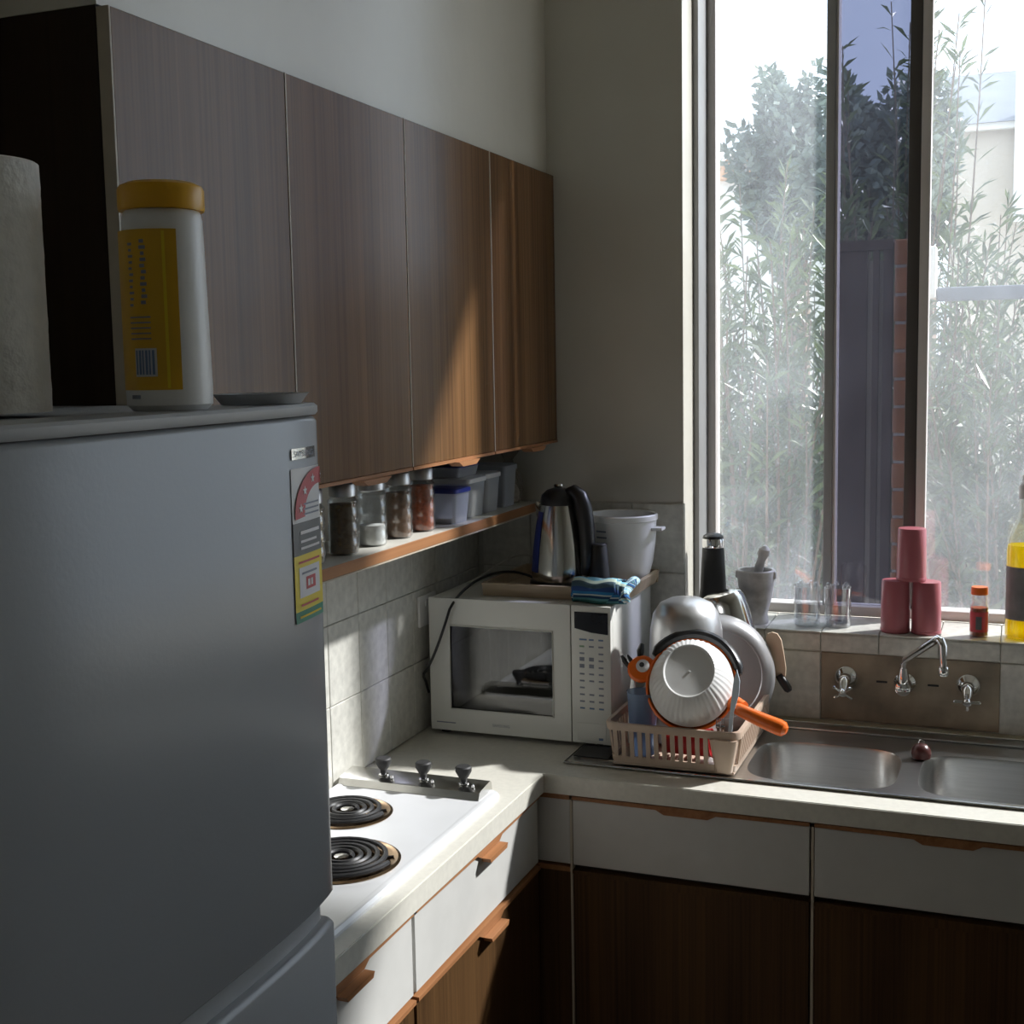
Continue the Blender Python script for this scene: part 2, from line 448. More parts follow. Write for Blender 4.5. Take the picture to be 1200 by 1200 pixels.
# ------------------------------------------------------------------ room shell
WX0, WX1, SILL, HEAD = 0.547, 3.00, 1.1176, 2.95
XR, YF, ZC = 3.30, -4.3, 3.20
struct('floor', B().box(-.12, XR + .12, YF - .12, .26, -.12, 0), 'floor')
struct('ceiling', B().box(-.12, XR + .12, YF - .12, .26, ZC, ZC + .1), 'ceil')
wall_left = struct('wall_left', B().box(-.12, 0, YF, .26, 0, ZC), 'wall')
bb = B()
bb.box(0, WX0, 0, .26, 0, ZC)
bb.box(WX0, WX1, 0, .26, 0, SILL - .012)
bb.box(WX0, WX1, 0, .26, HEAD, ZC)
bb.box(WX1, XR, 0, .26, 0, ZC)
wall_back = struct('wall_back', bb, 'wall')
struct('wall_right', B().box(XR, XR + .12, YF, .26, 0, ZC), 'wall')
struct('wall_front', B().box(-.12, XR + .12, YF - .12, YF, 0, ZC), 'wall')
# bulkhead flush behind the upper doors
struct('wall_bulkhead', B().box(.0005, .209, -1.658, -.0005, 2.212, ZC - .0005), 'wall')

# splashback tiles: single pieces with recessed joints
TW, TH, JT = 0.1308, 0.168, 0.0016
B().box(.0003, .004, -1.70, -.0005, .9015, 1.405).obj('grout_bed', 'grout', wall_left)
def share(proto, name, loc, parent):
    o = proto.copy(); o.name = name; COL.objects.link(o); o.parent = parent; o.location = loc; return o
def tile_proto(parent, dx, dy, dz):
    b = B(); b.box(0, dx, 0, dy, 0, dz, bev=.0014, seg=1)
    bm = b.bm; me = D.meshes.new('tile'); bmesh.ops.recalc_face_normals(bm, faces=bm.faces[:]); bm.to_mesh(me); bm.free()
    me.materials.append(MT['tile']); return me
def put(me, name, parent, loc):
    o = D.objects.new(name, me); COL.objects.link(o); o.parent = parent
    o.location = Vector(loc) - parent.location
    return o
me_l = tile_proto(None, .006, TW - JT, TH - JT)
for r in range(3):
    for c in range(13):
        y1 = -.008 - c * TW
        put(me_l, 'tile', wall_left, (.003 + random.uniform(0, .0006), y1 - TW + JT, .902 + r * TH))
B().box(.010, .551, -.004, -.0003, .9015, 1.4125).obj('grout_bed', 'grout', wall_back)
B().box(.551, 3.2, -.004, -.0003, .9015, SILL - .006).obj('grout_bed', 'grout', wall_back)
me_b = tile_proto(None, TW - JT, .006, TH - JT)
for r in range(3):
    for c in range(4):
        put(me_b, 'tile', wall_back, (.023 + c * .1325, -.0085, .903 + r * .1702))
# tiles under the window either side of the bronze plate, edge course and sill course
xs0 = .877 - 2 * .1312
for c in range(18):
    x = xs0 + c * .1312
    if not (.87 < x < 1.26):
        put(me_b, 'tile', wall_back, (x, -.0085, .9025))
me_e = tile_proto(None, TW - JT, .008, .046)
me_s = tile_proto(None, TW - JT, .206, .008)
for c in range(18):
    x = xs0 + c * .1312
    if x > 2.95: continue
    put(me_e, 'edge_tile', wall_back, (x, -.0095, 1.0722))
    if x > .55: put(me_s, 'sill_tile', wall_back, (x, -.0095, SILL - .008))
me_s2 = tile_proto(None, .066, .206, .008)
put(me_s2, 'sill_tile', wall_back, (.549, -.0095, SILL - .008))
B().box(WX0, WX1, 0, .21, SILL - .013, SILL - .007).obj('sill_bed', 'grout', wall_back)

# ------------------------------------------------------------------ window
win = struct_empty('window_1', (WX0, .2, SILL))
B().box(.5475, .561, .105, .255, SILL, HEAD, bev=.002).obj('jamb', 'frame_alu', win)
B().box(.561, .582, .20, .25, SILL + .024, HEAD, bev=.002).obj('left_stile', 'frame_light', win)
B().box(.5475, WX1, .20, .255, SILL + .0005, SILL + .024, bev=.002).obj('bottom_rail', 'frame_light', win)
B().box(.5475, WX1, .20, .255, HEAD - .04, HEAD - .0005, bev=.002).obj('top_rail', 'frame_alu', win)
B().box(WX1 - .03, WX1 - .0005, .20, .255, SILL + .024, HEAD - .04, bev=.002).obj('right_stile', 'frame_alu', win)
B().box(.851, .872, .195, .25, SILL + .024, HEAD - .04, bev=.002).obj('mullion', 'frame_alu', win)
B().box(.8725, .879, .20, .25, SILL + .024, HEAD - .04, bev=.0015).obj('mullion_bead', 'frame_light', win)
B().box(1.040, 1.068, .215, .25, SILL + .024, HEAD - .04, bev=.002).obj('sash_stile', 'frame_dark', win)
B().box(1.069, 1.091, .205, .245, SILL + .024, HEAD - .04, bev=.002).obj('sash_stile', 'frame_light', win)
B().box(.582, .851, .222, .226, SILL + .024, HEAD - .04).obj('pane', 'pane', win)
B().box(1.091, WX1 - .03, .222, .226, SILL + .024, HEAD - .04).obj('pane', 'pane', win)
B().box(.879, 1.040, .228, .232, SILL + .024, HEAD - .04).obj('tinted_pane', 'tint', win)

# ------------------------------------------------------------------ outdoors
struct('ground_outside', B().box(-40, 40, .27, 60, -.5, -.3), 'ground')
def shrub(label, x, y, h, spread, nb=34, seed=1, leaf=.115, z0=-.3):
    R = random.Random(seed)
    t = thing('oleander_shrub', label, 'shrub', (x, y, z0), 'shrubs outside the window')
    st, lf = B(), B()
    for i in range(nb):
        a = R.uniform(0, 6.283); rr = spread * math.sqrt(R.random())
        top = Vector((x + rr * math.cos(a), y + rr * math.sin(a) * .8, z0 + h * R.uniform(.55, 1.0)))
        base = Vector((x + .2 * rr * math.cos(a), y + .2 * rr * math.sin(a), z0))
        mid = base.lerp(top, .55) + Vector((R.uniform(-.1, .1), R.uniform(-.1, .1), .15))
        pts = bez(base, base.lerp(mid, .6), mid, top, 9)
        st.tube(pts, [.010 - .0008 * k for k in range(10)], 5)
        for k in range(78):
            tt = 1 - R.random()**1.15 * .80
            f = tt * 9; i0 = min(int(f), 8); p = pts[i0].lerp(pts[i0 + 1], f - i0)
            d = (pts[i0 + 1] - pts[i0]).normalized()
            az = R.uniform(0, 6.283)
            side = Vector((math.cos(az), math.sin(az), 0))
            v = (d * R.uniform(.35, 1.1) + side * R.uniform(.5, 1.0)).normalized()
            ln = leaf * R.uniform(.7, 1.3); w = v.cross(Vector((R.uniform(-1, 1), R.uniform(-1, 1), R.uniform(-1, 1)))).normalized() * ln * .075
            m1 = p + v * ln * .5; tip = p + v * ln + Vector((0, 0, -ln * R.uniform(.0, .3)))
            bmv = [lf.bm.verts.new(q) for q in (p, m1 - w, tip, m1 + w)]
            lf.bm.faces.new(bmv)
    st.obj('stems', 'bark', t)
    f = lf.obj('foliage', 'leaf1', t, 0); f['kind'] = 'stuff'
    return t
shrub('oleander shrub close behind the left window pane', .42, 1.75, 2.62, .50, 44, 11)
shrub('oleander shrub seen lower down beside the window mullion', .80, 2.55, 2.75, .60, 40, 12)
shrub('oleander shrub filling the right window pane', 1.30, 2.0, 2.42, .55, 50, 13)
shrub('tall oleander shrub rising at the dark sash strip', .74, 3.4, 3.75, .42, 30, 14)
shrub('oleander shrub at the far right edge of the window', 1.95, 2.3, 2.6, .6, 40, 15)
shrub('oleander shrub behind the left jamb of the window', -.25, 2.7, 2.5, .6, 40, 16)

shrub('dense oleander shrub further back in the left pane', .05, 4.3, 3.15, .7, 60, 31, .13)
shrub('dense oleander shrub further back behind the mullion', 1.0, 4.6, 2.95, .75, 60, 32, .13)
shrub('dense oleander shrub further back in the right pane', 2.0, 4.2, 2.8, .7, 55, 33, .13)
shrub('low oleander shrub at the foot of the left pane', .40, 2.9, 2.1, .45, 40, 34)
shrub('oleander shrub far left outside, beyond the window jamb', -1.05, 3.7, 2.9, .7, 55, 35, .13)
shrub('oleander shrub deep in the garden beyond the left jamb', -2.0, 5.6, 3.2, .8, 55, 36, .14)
def tree(label, x, y, ztop, rx, rz, seed):
    R = random.Random(seed)
    t = thing('garden_tree', label, 'tree', (x, y, -.3), 'trees beyond the shrubs')
    zc = ztop - rz
    B().tube([(x, y, -.3), (x + .05, y, zc * .6), (x, y, zc + rz * .5)], [.16, .12, .05], 8).obj('trunk', 'bark', t)
    b = B()
    for i in range(7000):
        while True:
            u = Vector((R.uniform(-1, 1), R.uniform(-1, 1), R.uniform(-1, 1)))
            if .3 < u.length < 1: break
        k = 1 + .22 * math.sin(u.x * 7 + u.z * 5)
        p = Vector((x + u.x * rx * k, y + u.y * rx * k, zc + u.z * rz * k))
        v = Vector((R.uniform(-1, 1), R.uniform(-1, 1), R.uniform(-.6, 1))).normalized() * .13
        w = v.cross(Vector((R.uniform(-1, 1), R.uniform(-1, 1), R.uniform(-1, 1)))).normalized() * .03
        b.quad(p, p + v * .5 - w, p + v, p + v * .5 + w)
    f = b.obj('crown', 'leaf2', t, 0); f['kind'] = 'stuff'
tree('hazy dark tree behind the shrub in the left pane', -.85, 10.5, 4.6, .62, 1.0, 21)
tree('hazy tree rising behind the tinted sash strip', .12, 8.2, 3.95, .5, .9, 22)
tree('grey green tree left of the slate roofed house', .30, 12, 4.75, .33, 1.0, 23)

hs = thing('neighbour_house', 'cream house with slate roof seen through the right pane', 'house', (1.6, 17, -.3))
B().box(.45, 6, 15.2, 19, -.3, 4.72).obj('wall', 'extcream', hs)
B().prism([(14.9, 4.70), (19.3, 4.70), (17.1, 5.75)], 'x', .25, 6.2).obj('roof', 'slate', hs)
B().box(1.22, 1.75, 14.6, 15.1, 3.4, 6.2).obj('chimney', 'extwhite', hs)
B().box(.45, 6.1, 14.95, 15.05, 4.62, 4.70).obj('gutter', 'extwhite', hs)
h2 = thing('neighbour_cottage', 'white cottage with pale orange roof low in the left pane', 'house', (-2.4, 20, -.3))
B().box(-3.6, -1.5, 19, 22, -.3, 4.75).obj('wall', 'extwhite', h2)
B().prism([(-3.8, 4.75), (-1.3, 4.75), (-2.5, 5.6)], 'y', 18.8, 22.2).obj('roof', 'orangeroof', h2)

scr = thing('timber_screen', 'dark upright board screen outside the tinted sash', 'screen', (.86, 1.0, -.3))
for x0, x1 in ((.765, .868), (.884, .902), (.914, .942)):
    B().box(x0, x1, .99, 1.02, -.3, 2.07, bev=.002).obj('board', 'screen_board', scr)
for x0, x1 in ((.8685, .8835), (.9025, .9135)):
    B().box(x0, x1, 1.006, 1.02, -.3, 2.04).obj('lit_gap_strip', 'pale_edge', scr)  # pale filler strips stand in for sunlit gaps between the boards
for z in (.4, 1.5):
    B().box(.765, .942, 1.021, 1.05, z, z + .07).obj('batten', 'screen_board', scr)
B().box(.765, .942, .985, 1.055, 2.071, 2.10).obj('cap_board', 'screen_board', scr)
br = thing('brick_post', 'orange brick post beside the dark board screen', 'post', (.97, 1.03, -.3))
for k in range(29):
    z = -.3 + k * .083
    B().box(.946 + (k % 2) * .002, .992 - (k % 2) * .002, .98, 1.07, z, z + .074, bev=.003, seg=1).obj('brick', 'terracotta', br)
B().box(.95, .988, .985, 1.065, -.3, 2.07).obj('mortar_core', 'grout', br)
mb = thing('reflection_box', 'small white box added for a bright reflection beside the brick post', 'box', (1.03, 1.05, 1.925))  # white box stands in for a bright reflection in the window
B().box(.994, 1.062, 1.0, 1.09, 1.925, 2.075, bev=.004).obj('case', 'extwhite', mb)
B().box(1.0, 1.056, .996, .9995, 1.932, 2.068, bev=.001).obj('door', 'extwhite', mb)
rl = thing('garden_rail', 'dark blue grey rail crossing the right pane outside', 'rail', (1.5, 1.05, -.3))
B().box(1.063, 2.4, 1.03, 1.07, 1.915, 1.955, bev=.004).obj('bar', 'slate', rl)
B().box(2.36, 2.40, 1.03, 1.07, -.3, 1.914, bev=.004).obj('upright', 'slate', rl)
B().box(1.70, 1.735, 1.03, 1.07, -.3, 1.914, bev=.004).obj('upright', 'slate', rl)

# ------------------------------------------------------------------ upper cabinets
DW = 0.4144
uc = thing('wall_cabinet', 'teak laminate wall cabinet with four tall doors above the shelf', 'cabinet', (.11, -.83, 1.56))
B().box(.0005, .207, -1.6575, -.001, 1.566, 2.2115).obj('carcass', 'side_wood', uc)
for k in range(4):
    y1 = -.0025 - k * DW; y0 = -DW * (k + 1) + .0025
    d = B().box(.209, .227, y0, y1, 1.5645, 2.2085, bev=.0012, seg=1).obj('door', 'door_wood', uc)
    B().box(.2085, .2275, y0 - .0035, y0 - .0003, 1.5645, 2.2085).obj('edge_strip', 'pale_edge', d)
    B().box(.2085, .228, y0, y1, 1.558, 1.5643).obj('bottom_strip', 'pull_wood', d)
    c = y0 + (y1 - y0) * .60
    B().prism([(c - .055, 1.5578), (c + .055, 1.5578), (c + .035, 1.548), (c - .035, 1.548)], 'x', .212, .238).obj('finger_pull', 'pull_wood', d)

sh = thing('wall_shelf', 'narrow timber shelf holding spice jars under the cabinet', 'shelf', (.09, -.62, 1.387))
B().box(.0095, .178, -1.30, -.010, 1.390, 1.4087).obj('board', 'shelf_top', sh)
B().box(.1785, .182, -1.30, -.010, 1.3875, 1.4085, bev=.0008, seg=1).obj('front_edge', 'pull_wood', sh)
B().box(.1740, .1825, -1.30, -.010, 1.3845, 1.3872).obj('lower_lip', 'pale_edge', sh)

# ------------------------------------------------------------------ base cabinets
FX, FY = .383, -.568
def pull_profile(a, b, c, z, lip=.018):
    return [(a, z), (b, z), (b, z - .007), (c + .062, z - .009), (c + .045, z - lip), (c - .045, z - lip), (c - .062, z - .009), (a, z - .007)]
def base_unit_left(name, label, y0, y1, hc):
    t = thing(name, label, 'cabinet', (.19, (y0 + y1) / 2, 0), 'base cabinets')
    B().box(.012, FX - .03, y0 + .001, y1 - .001, .10, .858).obj('carcass', 'gapdark', t)
    B().box(.03, FX - .08, y0 + .001, y1 - .001, 0, .0995).obj('plinth', 'gapdark', t)
    dr = B().box(FX - .029, FX - .011, y0 + .003, y1 - .003, .708, .846, bev=.001, seg=1).obj('drawer_front', 'drawer', t)
    B().prism(pull_profile(y0 + .003, y1 - .003, hc, .8555), 'x', FX - .029, FX - .006).obj('pull_rail', 'pull_wood', dr)
    B().prism([(hc - .045, .8375), (hc + .045, .8375), (hc + .04, .829), (hc - .04, .829)], 'x', FX - .0058, FX + .012).obj('pull_lip', 'pull_wood', dr)
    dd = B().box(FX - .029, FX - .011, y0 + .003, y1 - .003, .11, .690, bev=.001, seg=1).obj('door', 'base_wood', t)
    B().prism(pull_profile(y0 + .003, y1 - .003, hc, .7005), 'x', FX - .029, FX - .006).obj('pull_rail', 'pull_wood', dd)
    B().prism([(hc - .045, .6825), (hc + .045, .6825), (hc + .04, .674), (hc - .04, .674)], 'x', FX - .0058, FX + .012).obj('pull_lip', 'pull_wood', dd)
    return t
base_unit_left('base_cabinet', 'base cabinet with white drawer under the hob, next to the inner corner', -1.172, FY - .002, -.845)
base_unit_left('base_cabinet', 'base cabinet with white drawer beside the fridge', -1.650, -1.176, -1.40)
def base_unit_back(name, label, x0, x1, hc):
    t = thing(name, label, 'cabinet', ((x0 + x1) / 2, -.3, 0), 'base cabinets')
    # carcass of side panels, floor and rails, open above for the sink bowls
    b = B()
    b.box(x0 + .001, x0 + .017, FY + .03, -.012, .10, .735)
    b.box(x1 - .017, x1 - .001, FY + .03, -.012, .10, .735)
    b.box(x0 + .017, x1 - .017, FY + .03, -.012, .10, .116)
    b.box(x0 + .017, x1 - .017, FY + .03, FY + .046, .116, .858)
    b.obj('carcass', 'gapdark', t)
    B().box(x0 + .001, x1 - .001, FY + .08, -.02, 0, .0995).obj('plinth', 'gapdark', t)
    dr = B().box(x0 + .004, x1 - .004, FY + .011, FY + .029, .706, .846, bev=.001, seg=1).obj('drawer_front', 'drawer', t)
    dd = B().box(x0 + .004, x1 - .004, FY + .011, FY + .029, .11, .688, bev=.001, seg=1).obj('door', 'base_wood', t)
    for z, par, m in ((.8555, dr, 'pull_wood'), (.6955, dd, 'base_wood')):
        B().prism(pull_profile(x0 + .004, x1 - .004, hc, z), 'y', FY + .006, FY + .029).obj('pull_rail', m, par)
    B().box(x0 - .0025, x0 + .0025, FY + .012, FY + .029, .11, .846).obj('edge_strip', 'pale_edge', t)
    return t
base_unit_back('base_cabinet', 'base cabinet below the dish rack with dark teak door', .440, .936, .686)
base_unit_back('base_cabinet', 'base cabinet below the double sink bowls', .938, 1.434, 1.188)
base_unit_back('base_cabinet', 'base cabinet to the right of the double sink bowls', 1.436, 1.932, 1.686)
cf = thing('corner_filler', 'narrow white and teak filler panel in the bench corner', 'panel', (.41, -.55, 0))
B().box(.354, .4375, FY + .012, FY + .029, .706, .846, bev=.001, seg=1).obj('upper_panel', 'drawer', cf)
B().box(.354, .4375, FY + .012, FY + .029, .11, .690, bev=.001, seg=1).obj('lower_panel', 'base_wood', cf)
B().box(.354, .4375, FY + .008, FY + .029, .6905, .7005).obj('trim_strip', 'pull_wood', cf)
B().box(.354, .4375, FY + .008, FY + .029, .8465, .8575).obj('trim_strip', 'pull_wood', cf)

# ------------------------------------------------------------------ worktop (one continuous L), with openings for the bowls
wt = thing('worktop', 'L shaped cream laminate worktop along both walls', 'worktop', (.6, -.5, .86))
b = B()
SX0, SX1, SY0, SY1 = .765, 1.445, -.485, -.18
b.box(.0003, FX, -1.652, FY, .8605, .90)
b.box(.0003, SX0, FY, -.0003, .8605, .90)
b.box(SX0, SX1, FY, SY0, .8605, .90)
b.box(SX0, SX1, SY1, -.0003, .8605, .90)
b.box(SX1, 3.2, FY, -.0003, .8605, .90)
b.obj('top', 'lam', wt)
b = B()
b.box(FX, FX + .0022, -1.652, FY - .002, .8605, .8985)
b.box(FX, 3.2, FY - .0022, FY, .8605, .8985)
b.obj('edge_band', 'lam', wt)

# ------------------------------------------------------------------ sink
sk = thing('kitchen_sink', 'stainless steel double bowl sink with drainer under the dish rack', 'sink', (1.1, -.3, .9))
def sup(cx, cy, hx, hy, n, N=64):
    out = []
    for i in range(N):
        a = 2 * math.pi * (i + .5) / N
        c, s_ = math.cos(a), math.sin(a)
        out.append((cx + hx * math.copysign(abs(c)**(2 / n), c), cy + hy * math.copysign(abs(s_)**(2 / n), s_)))
    return out
b = B()
ZS = .9035
def cell(xa, xb, ya, yb, hole):
    cx, cy = (xa + xb) / 2, (ya + yb) / 2
    # boundary points by ray from the hole centre, corners snapped
    outer = []
    hcx = sum(p[0] for p in hole) / len(hole); hcy = sum(p[1] for p in hole) / len(hole)
    for (px, py) in hole:
        dx, dy = px - hcx, py - hcy
        ts = []
        if dx > 1e-9: ts.append((xb - hcx) / dx)
        if dx < -1e-9: ts.append((xa - hcx) / dx)
        if dy > 1e-9: ts.append((yb - hcy) / dy)
        if dy < -1e-9: ts.append((ya - hcy) / dy)
        tt = min(t for t in ts if t > 0)
        outer.append([hcx + dx * tt, hcy + dy * tt])
    for cxn, cyn in ((xa, ya), (xb, ya), (xa, yb), (xb, yb)):
        k = min(range(len(outer)), key=lambda i: (outer[i][0] - cxn)**2 + (outer[i][1] - cyn)**2)
        outer[k] = [cxn, cyn]
    O = [b.bm.verts.new((p[0], p[1], ZS)) for p in outer]
    H = [b.bm.verts.new((p[0], p[1], ZS)) for p in hole]
    n = len(hole)
    for i in range(n):
        j = (i + 1) % n
        b.bm.faces.new((O[i], O[j], H[j], H[i]))
h1 = sup(.930, -.330, .152, .138, 4.2)
h2_ = sup(1.273, -.330, .152, .138, 4.2)
cell(.762, 1.1015, -.482, -.175, h1)
cell(1.1015, 1.448, -.482, -.175, h2_)
def flat(xa, xb, ya, yb): b.quad((xa, ya, ZS), (xb, ya, ZS), (xb, yb, ZS), (xa, yb, ZS))
flat(.762, 1.448, -.492, -.482); flat(.762, 1.448, -.175, -.035)
flat(1.448, 1.80, -.492, -.035); flat(.405, .762, -.492, -.035)
for hole in (h1, h2_):
    cx = sum(p[0] for p in hole) / 64; cy = sum(p[1] for p in hole) / 64
    def lp(k, z): return [(cx + (p[0] - cx) * k, cy + (p[1] - cy) * k, z) for p in hole]
    b.loops([lp(1, ZS), lp(.985, ZS - .006), lp(.955, .80), lp(.90, .762), lp(.80, .752), lp(.12, .748)], True, False, True)
b.obj('bowls_and_deck', 'steel', sk, 40, weld=.0004)
b = B()
rim = [(.405, -.492), (1.80, -.492), (1.80, -.035), (.405, -.035)]
b.tube([(p[0], p[1], .9045) for p in rim], .0028, 8, closed=True)
b.obj('rolled_rim', 'steel_v', sk)
B().box(.405, 1.80, -.095, -.080, .9037, .9085, bev=.002).obj('back_ridge', 'steel', sk)
for k in range(7):
    y = -.46 + k * .055
    B().box(.43, .70, y, y + .008, .9037, .9062, bev=.001, seg=1).obj('drainer_rib', 'steel', sk)
B().lathe([(.02, .7485), (.026, .7500), (.026, .7525), (.018, .7510)], (.930, -.335, 0), 24).obj('drain', 'chrome', sk)
B().lathe([(.02, .7485), (.026, .7500), (.026, .7525), (.018, .7510)], (1.273, -.335, 0), 24).obj('drain', 'chrome', sk)
tag(B().box(.40, 3.2, -.033, -.0095, .9005, .9095, bev=.003).obj('caulk_strip', 'caulk'), 'worn olive strip along the back of the sink', 'trim')
pg = thing('sink_plug', 'dark red rubber plug standing on the rim between the bowls', 'plug', (1.118, -.232, ZS))
B().lathe([(.014, .9037), (.019, .906), (.021, .915), (.019, .926), (.012, .934), (.003, .937)], (1.118, -.232, 0), 24).obj('body', 'plug', pg)
B().tube(arc((1.118, -.232, .938), .006, 0, 6.283, 12)[:-1], .0012, 6, closed=True).obj('ring', 'chrome', pg)

# bronze wall plate and taps
tag(B().box(.8775, 1.270, -.0075, -.0042, .9105, 1.0700, bev=.0012, seg=1).obj('tap_plate', 'plate'), 'stained bronze wall plate behind the taps', 'plate')
b_s = thing('water_spout', 'chrome swivel spout rising above the wall plate', 'tap', (1.066, -.0078, 1.008))
B().lathe([(.024, 0), (.024, .004), (.016, .012), (.013, .03), (.017, .034), (.017, .058), (.010, .062)], (1.066, -.0078, 1.010), 24, axis=(0, -1, 0)).obj('flange', 'chrome', b_s)
B().lathe([(.013, 0), (.015, .006), (.013, .03), (.009, .05)], (1.066, -.055, 1.005), 20).obj('collar', 'chrome', b_s)
B().tube([(1.066, -.055, 1.05), (1.066, -.058, 1.066), (1.072, -.065, 1.078), (1.136, -.15, 1.142), (1.143, -.158, 1.149), (1.150, -.165, 1.147), (1.155, -.170, 1.136), (1.157, -.172, 1.09)],
         [.008, .008, .008, .0085, .009, .009, .0085, .008], 12).obj('swan_neck', 'chrome', b_s)
B().lathe([(.0095, 0), (.011, .004), (.011, .016), (.009, .02)], (1.157, -.172, 1.072), 16).obj('aerator', 'chrome', b_s)
def wall_tap(label, x, rot):
    t = thing('wall_tap', label, 'tap', (x, -.0078, 1.01), 'wall taps over the sink')
    B().lathe([(.027, 0), (.027, .003), (.022, .010), (.014, .016), (.012, .03)], (x, -.0078, 1.013), 28, axis=(0, -1, 0)).obj('flange', 'chrome', t)
    B().lathe([(.012, 0), (.013, .012), (.009, .028), (.008, .036)], (x, -.036, 1.013), 20, axis=(0, -.8, -.6)).obj('stem', 'chrome', t)
    hc = Vector((x, -.066, .990)); nrm = Vector((0, -.8, -.6)); u = Vector((1, 0, 0)); v = nrm.cross(u)
    hd = B().lathe([(.008, -.008), (.010, -.002), (.009, .006), (.004, .009)], hc, 16, axis=nrm).obj('handle', 'chrome', t)
    for k in range(4):
        a = rot + k * math.pi / 2
        d = u * math.cos(a) + v * math.sin(a)
        B().tube([hc + d * .006, hc + d * .018, hc + d * .026, hc + d * .029], [.0036, .0034, .0045, .002], 8).obj('spoke', 'chrome', hd)
wall_tap('left chrome wall tap with its cross handle turned diagonally', .934, math.pi / 4)
wall_tap('right chrome wall tap with its cross handle upright', 1.203, 0)
for x, lab in ((1.015, 'small dark slot in the plate left of the spout'), (1.128, 'small dark slot in the plate right of the spout')):
    tag(B().box(x - .012, x + .012, -.0092, -.0078, 1.006, 1.0105, bev=.0005, seg=1).obj('indicator_slot', 'blackm'), lab, 'slot')

# ------------------------------------------------------------------ hob
hb = thing('electric_hob', 'white enamel electric hob with black coil burners', 'hob', (.19, -1.07, .9))
b = B()
x0, x1, y0, y1 = .016, .352, -1.56, -.722
def rr(x0, x1, y0, y1, r, z, n=5):
    out = []
    for cx, cy, a0 in ((x1 - r, y1 - r, 0), (x0 + r, y1 - r, 90), (x0 + r, y0 + r, 180), (x1 - r, y0 + r, 270)):
        for i in range(n + 1):
            a = math.radians(a0 + 90 * i / n); out.append((cx + r * math.cos(a), cy + r * math.sin(a), z))
    return out
b.loops([rr(x0, x1, y0, y1, .018, .9004), rr(x0, x1, y0, y1, .018, .906), rr(x0 + .004, x1 - .004, y0 + .004, y1 - .004, .016, .911),
         rr(x0 + .012, x1 - .012, y0 + .012, y1 - .012, .012, .9115), rr(x0 + .018, x1 - .018, y0 + .018, y1 - .018, .01, .9085)])
b.obj('plate', 'enamel', hb)
b = B()
b.prism([(-.790, .909), (-.783, .922), (-.775, .925), (-.728, .930), (-.722, .926), (-.718, .909)], 'x', .020, .330)
b.obj('control_strip', 'steel_v', hb)
for kx, ky in ((.105, -.752), (.195, -.752), (.283, -.752)):
    kn = B().lathe([(.0065, .9285), (.007, .938), (.0105, .942), (.0165, .953), (.0165, .9605), (.014, .963), (.001, .9635)], (kx, ky, 0), 20).obj('knob', 'blackm', hb)
    B().lathe([(.0105, .9275), (.0105, .9295), (.008, .9310)], (kx, ky, 0), 18).obj('bezel', 'chrome', kn)
    B().lathe([(.003, .9275), (.003, .932), (.0005, .9345)], (kx + .026, ky - .015, 0), 12).obj('glint_stud', 'chrome', hb)  # chrome studs added to give the bright reflections beside the knobs
def burner(cx, cy, R, turns):
    br_ = B().lathe([(R + .012, .9088), (R + .013, .9105), (R + .008, .9125), (R + .001, .909), (R * .6, .9089), (.01, .9089)], (cx, cy, 0), 48).obj('drip_ring', 'drip', hb)
    pts = []
    n = int(turns * 30)
    for i in range(n + 1):
        a = 2 * math.pi * turns * i / n; r = .018 + (R - .018) * i / n
        pts.append((cx + r * math.cos(a), cy + r * math.sin(a), .917))
    B().tube(pts, .0046, 7).obj('coil', 'coil', br_)
    B().lathe([(.013, .9095), (.013, .918), (.010, .9195)], (cx, cy, 0), 20).obj('hub', 'steel_v', br_)
    for k in range(3):
        a = .5 + k * 2.094
        B().tube([(cx + .012 * math.cos(a), cy + .012 * math.sin(a), .9105), (cx + R * math.cos(a), cy + R * math.sin(a), .9105)], .002, 6).obj('spider_arm', 'coil', br_)
burner(.118, -.930, .074, 4)
burner(.222, -1.142, .090, 5)
burner(.110, -1.345, .074, 4)

# ------------------------------------------------------------------ fridge
FM, FH = -1.949, .306
def door_x(y):
    u = abs((y - FM) / FH)
    return .4965 + .016 * (1 - min(1, u)**4.0)
fr = thing('refrigerator', 'grey white two door refrigerator with curved front', 'fridge', (.25, FM, 0))
B().box(.03, .425, FM - .289, FM + .289, .02, 1.700, bev=.008).obj('cabinet_body', 'fridge', fr)
for fx in (.08, .38):
    for fy in (-.26, .26):
        B().lathe([(.018, .001), (.018, .0195)], (fx, FM + fy, 0), 14).obj('foot', 'black', fr)
def door_plan(ins=0.0, n=40):
    """plan outline of a door: flat back, bulged front with rounded ends"""
    pts = []
    r = .012
    for i in range(n + 1):
        y = FM - FH * math.cos(math.pi * i / n)
        e = min(y - (FM - FH), (FM + FH) - y)
        x = door_x(y)
        if e < r: x -= r - math.sqrt(max(0, r * r - (r - e)**2))
        pts.append((x - ins, FM + (y - FM) * (1 - ins / FH)))
    # refine the ends
    out = [(.4275, FM - FH + ins)] + pts + [(.4275, FM + FH - ins)]
    return out
def door_slab(z0, z1, name):
    b = B(); rings = []
    for z, ins in ((z0, .007), (z0 + .002, .003), (z0 + .007, 0), (z1 - .007, 0), (z1 - .002, .003), (z1, .007)):
        rings.append([(x, y, z) for x, y in door_plan(ins)])
    b.loops(rings)
    return b.obj(name, 'fridge', fr, 40)
ud = door_slab(1.094, 1.700, 'upper_door')
ld = door_slab(.06, 1.064, 'lower_door')
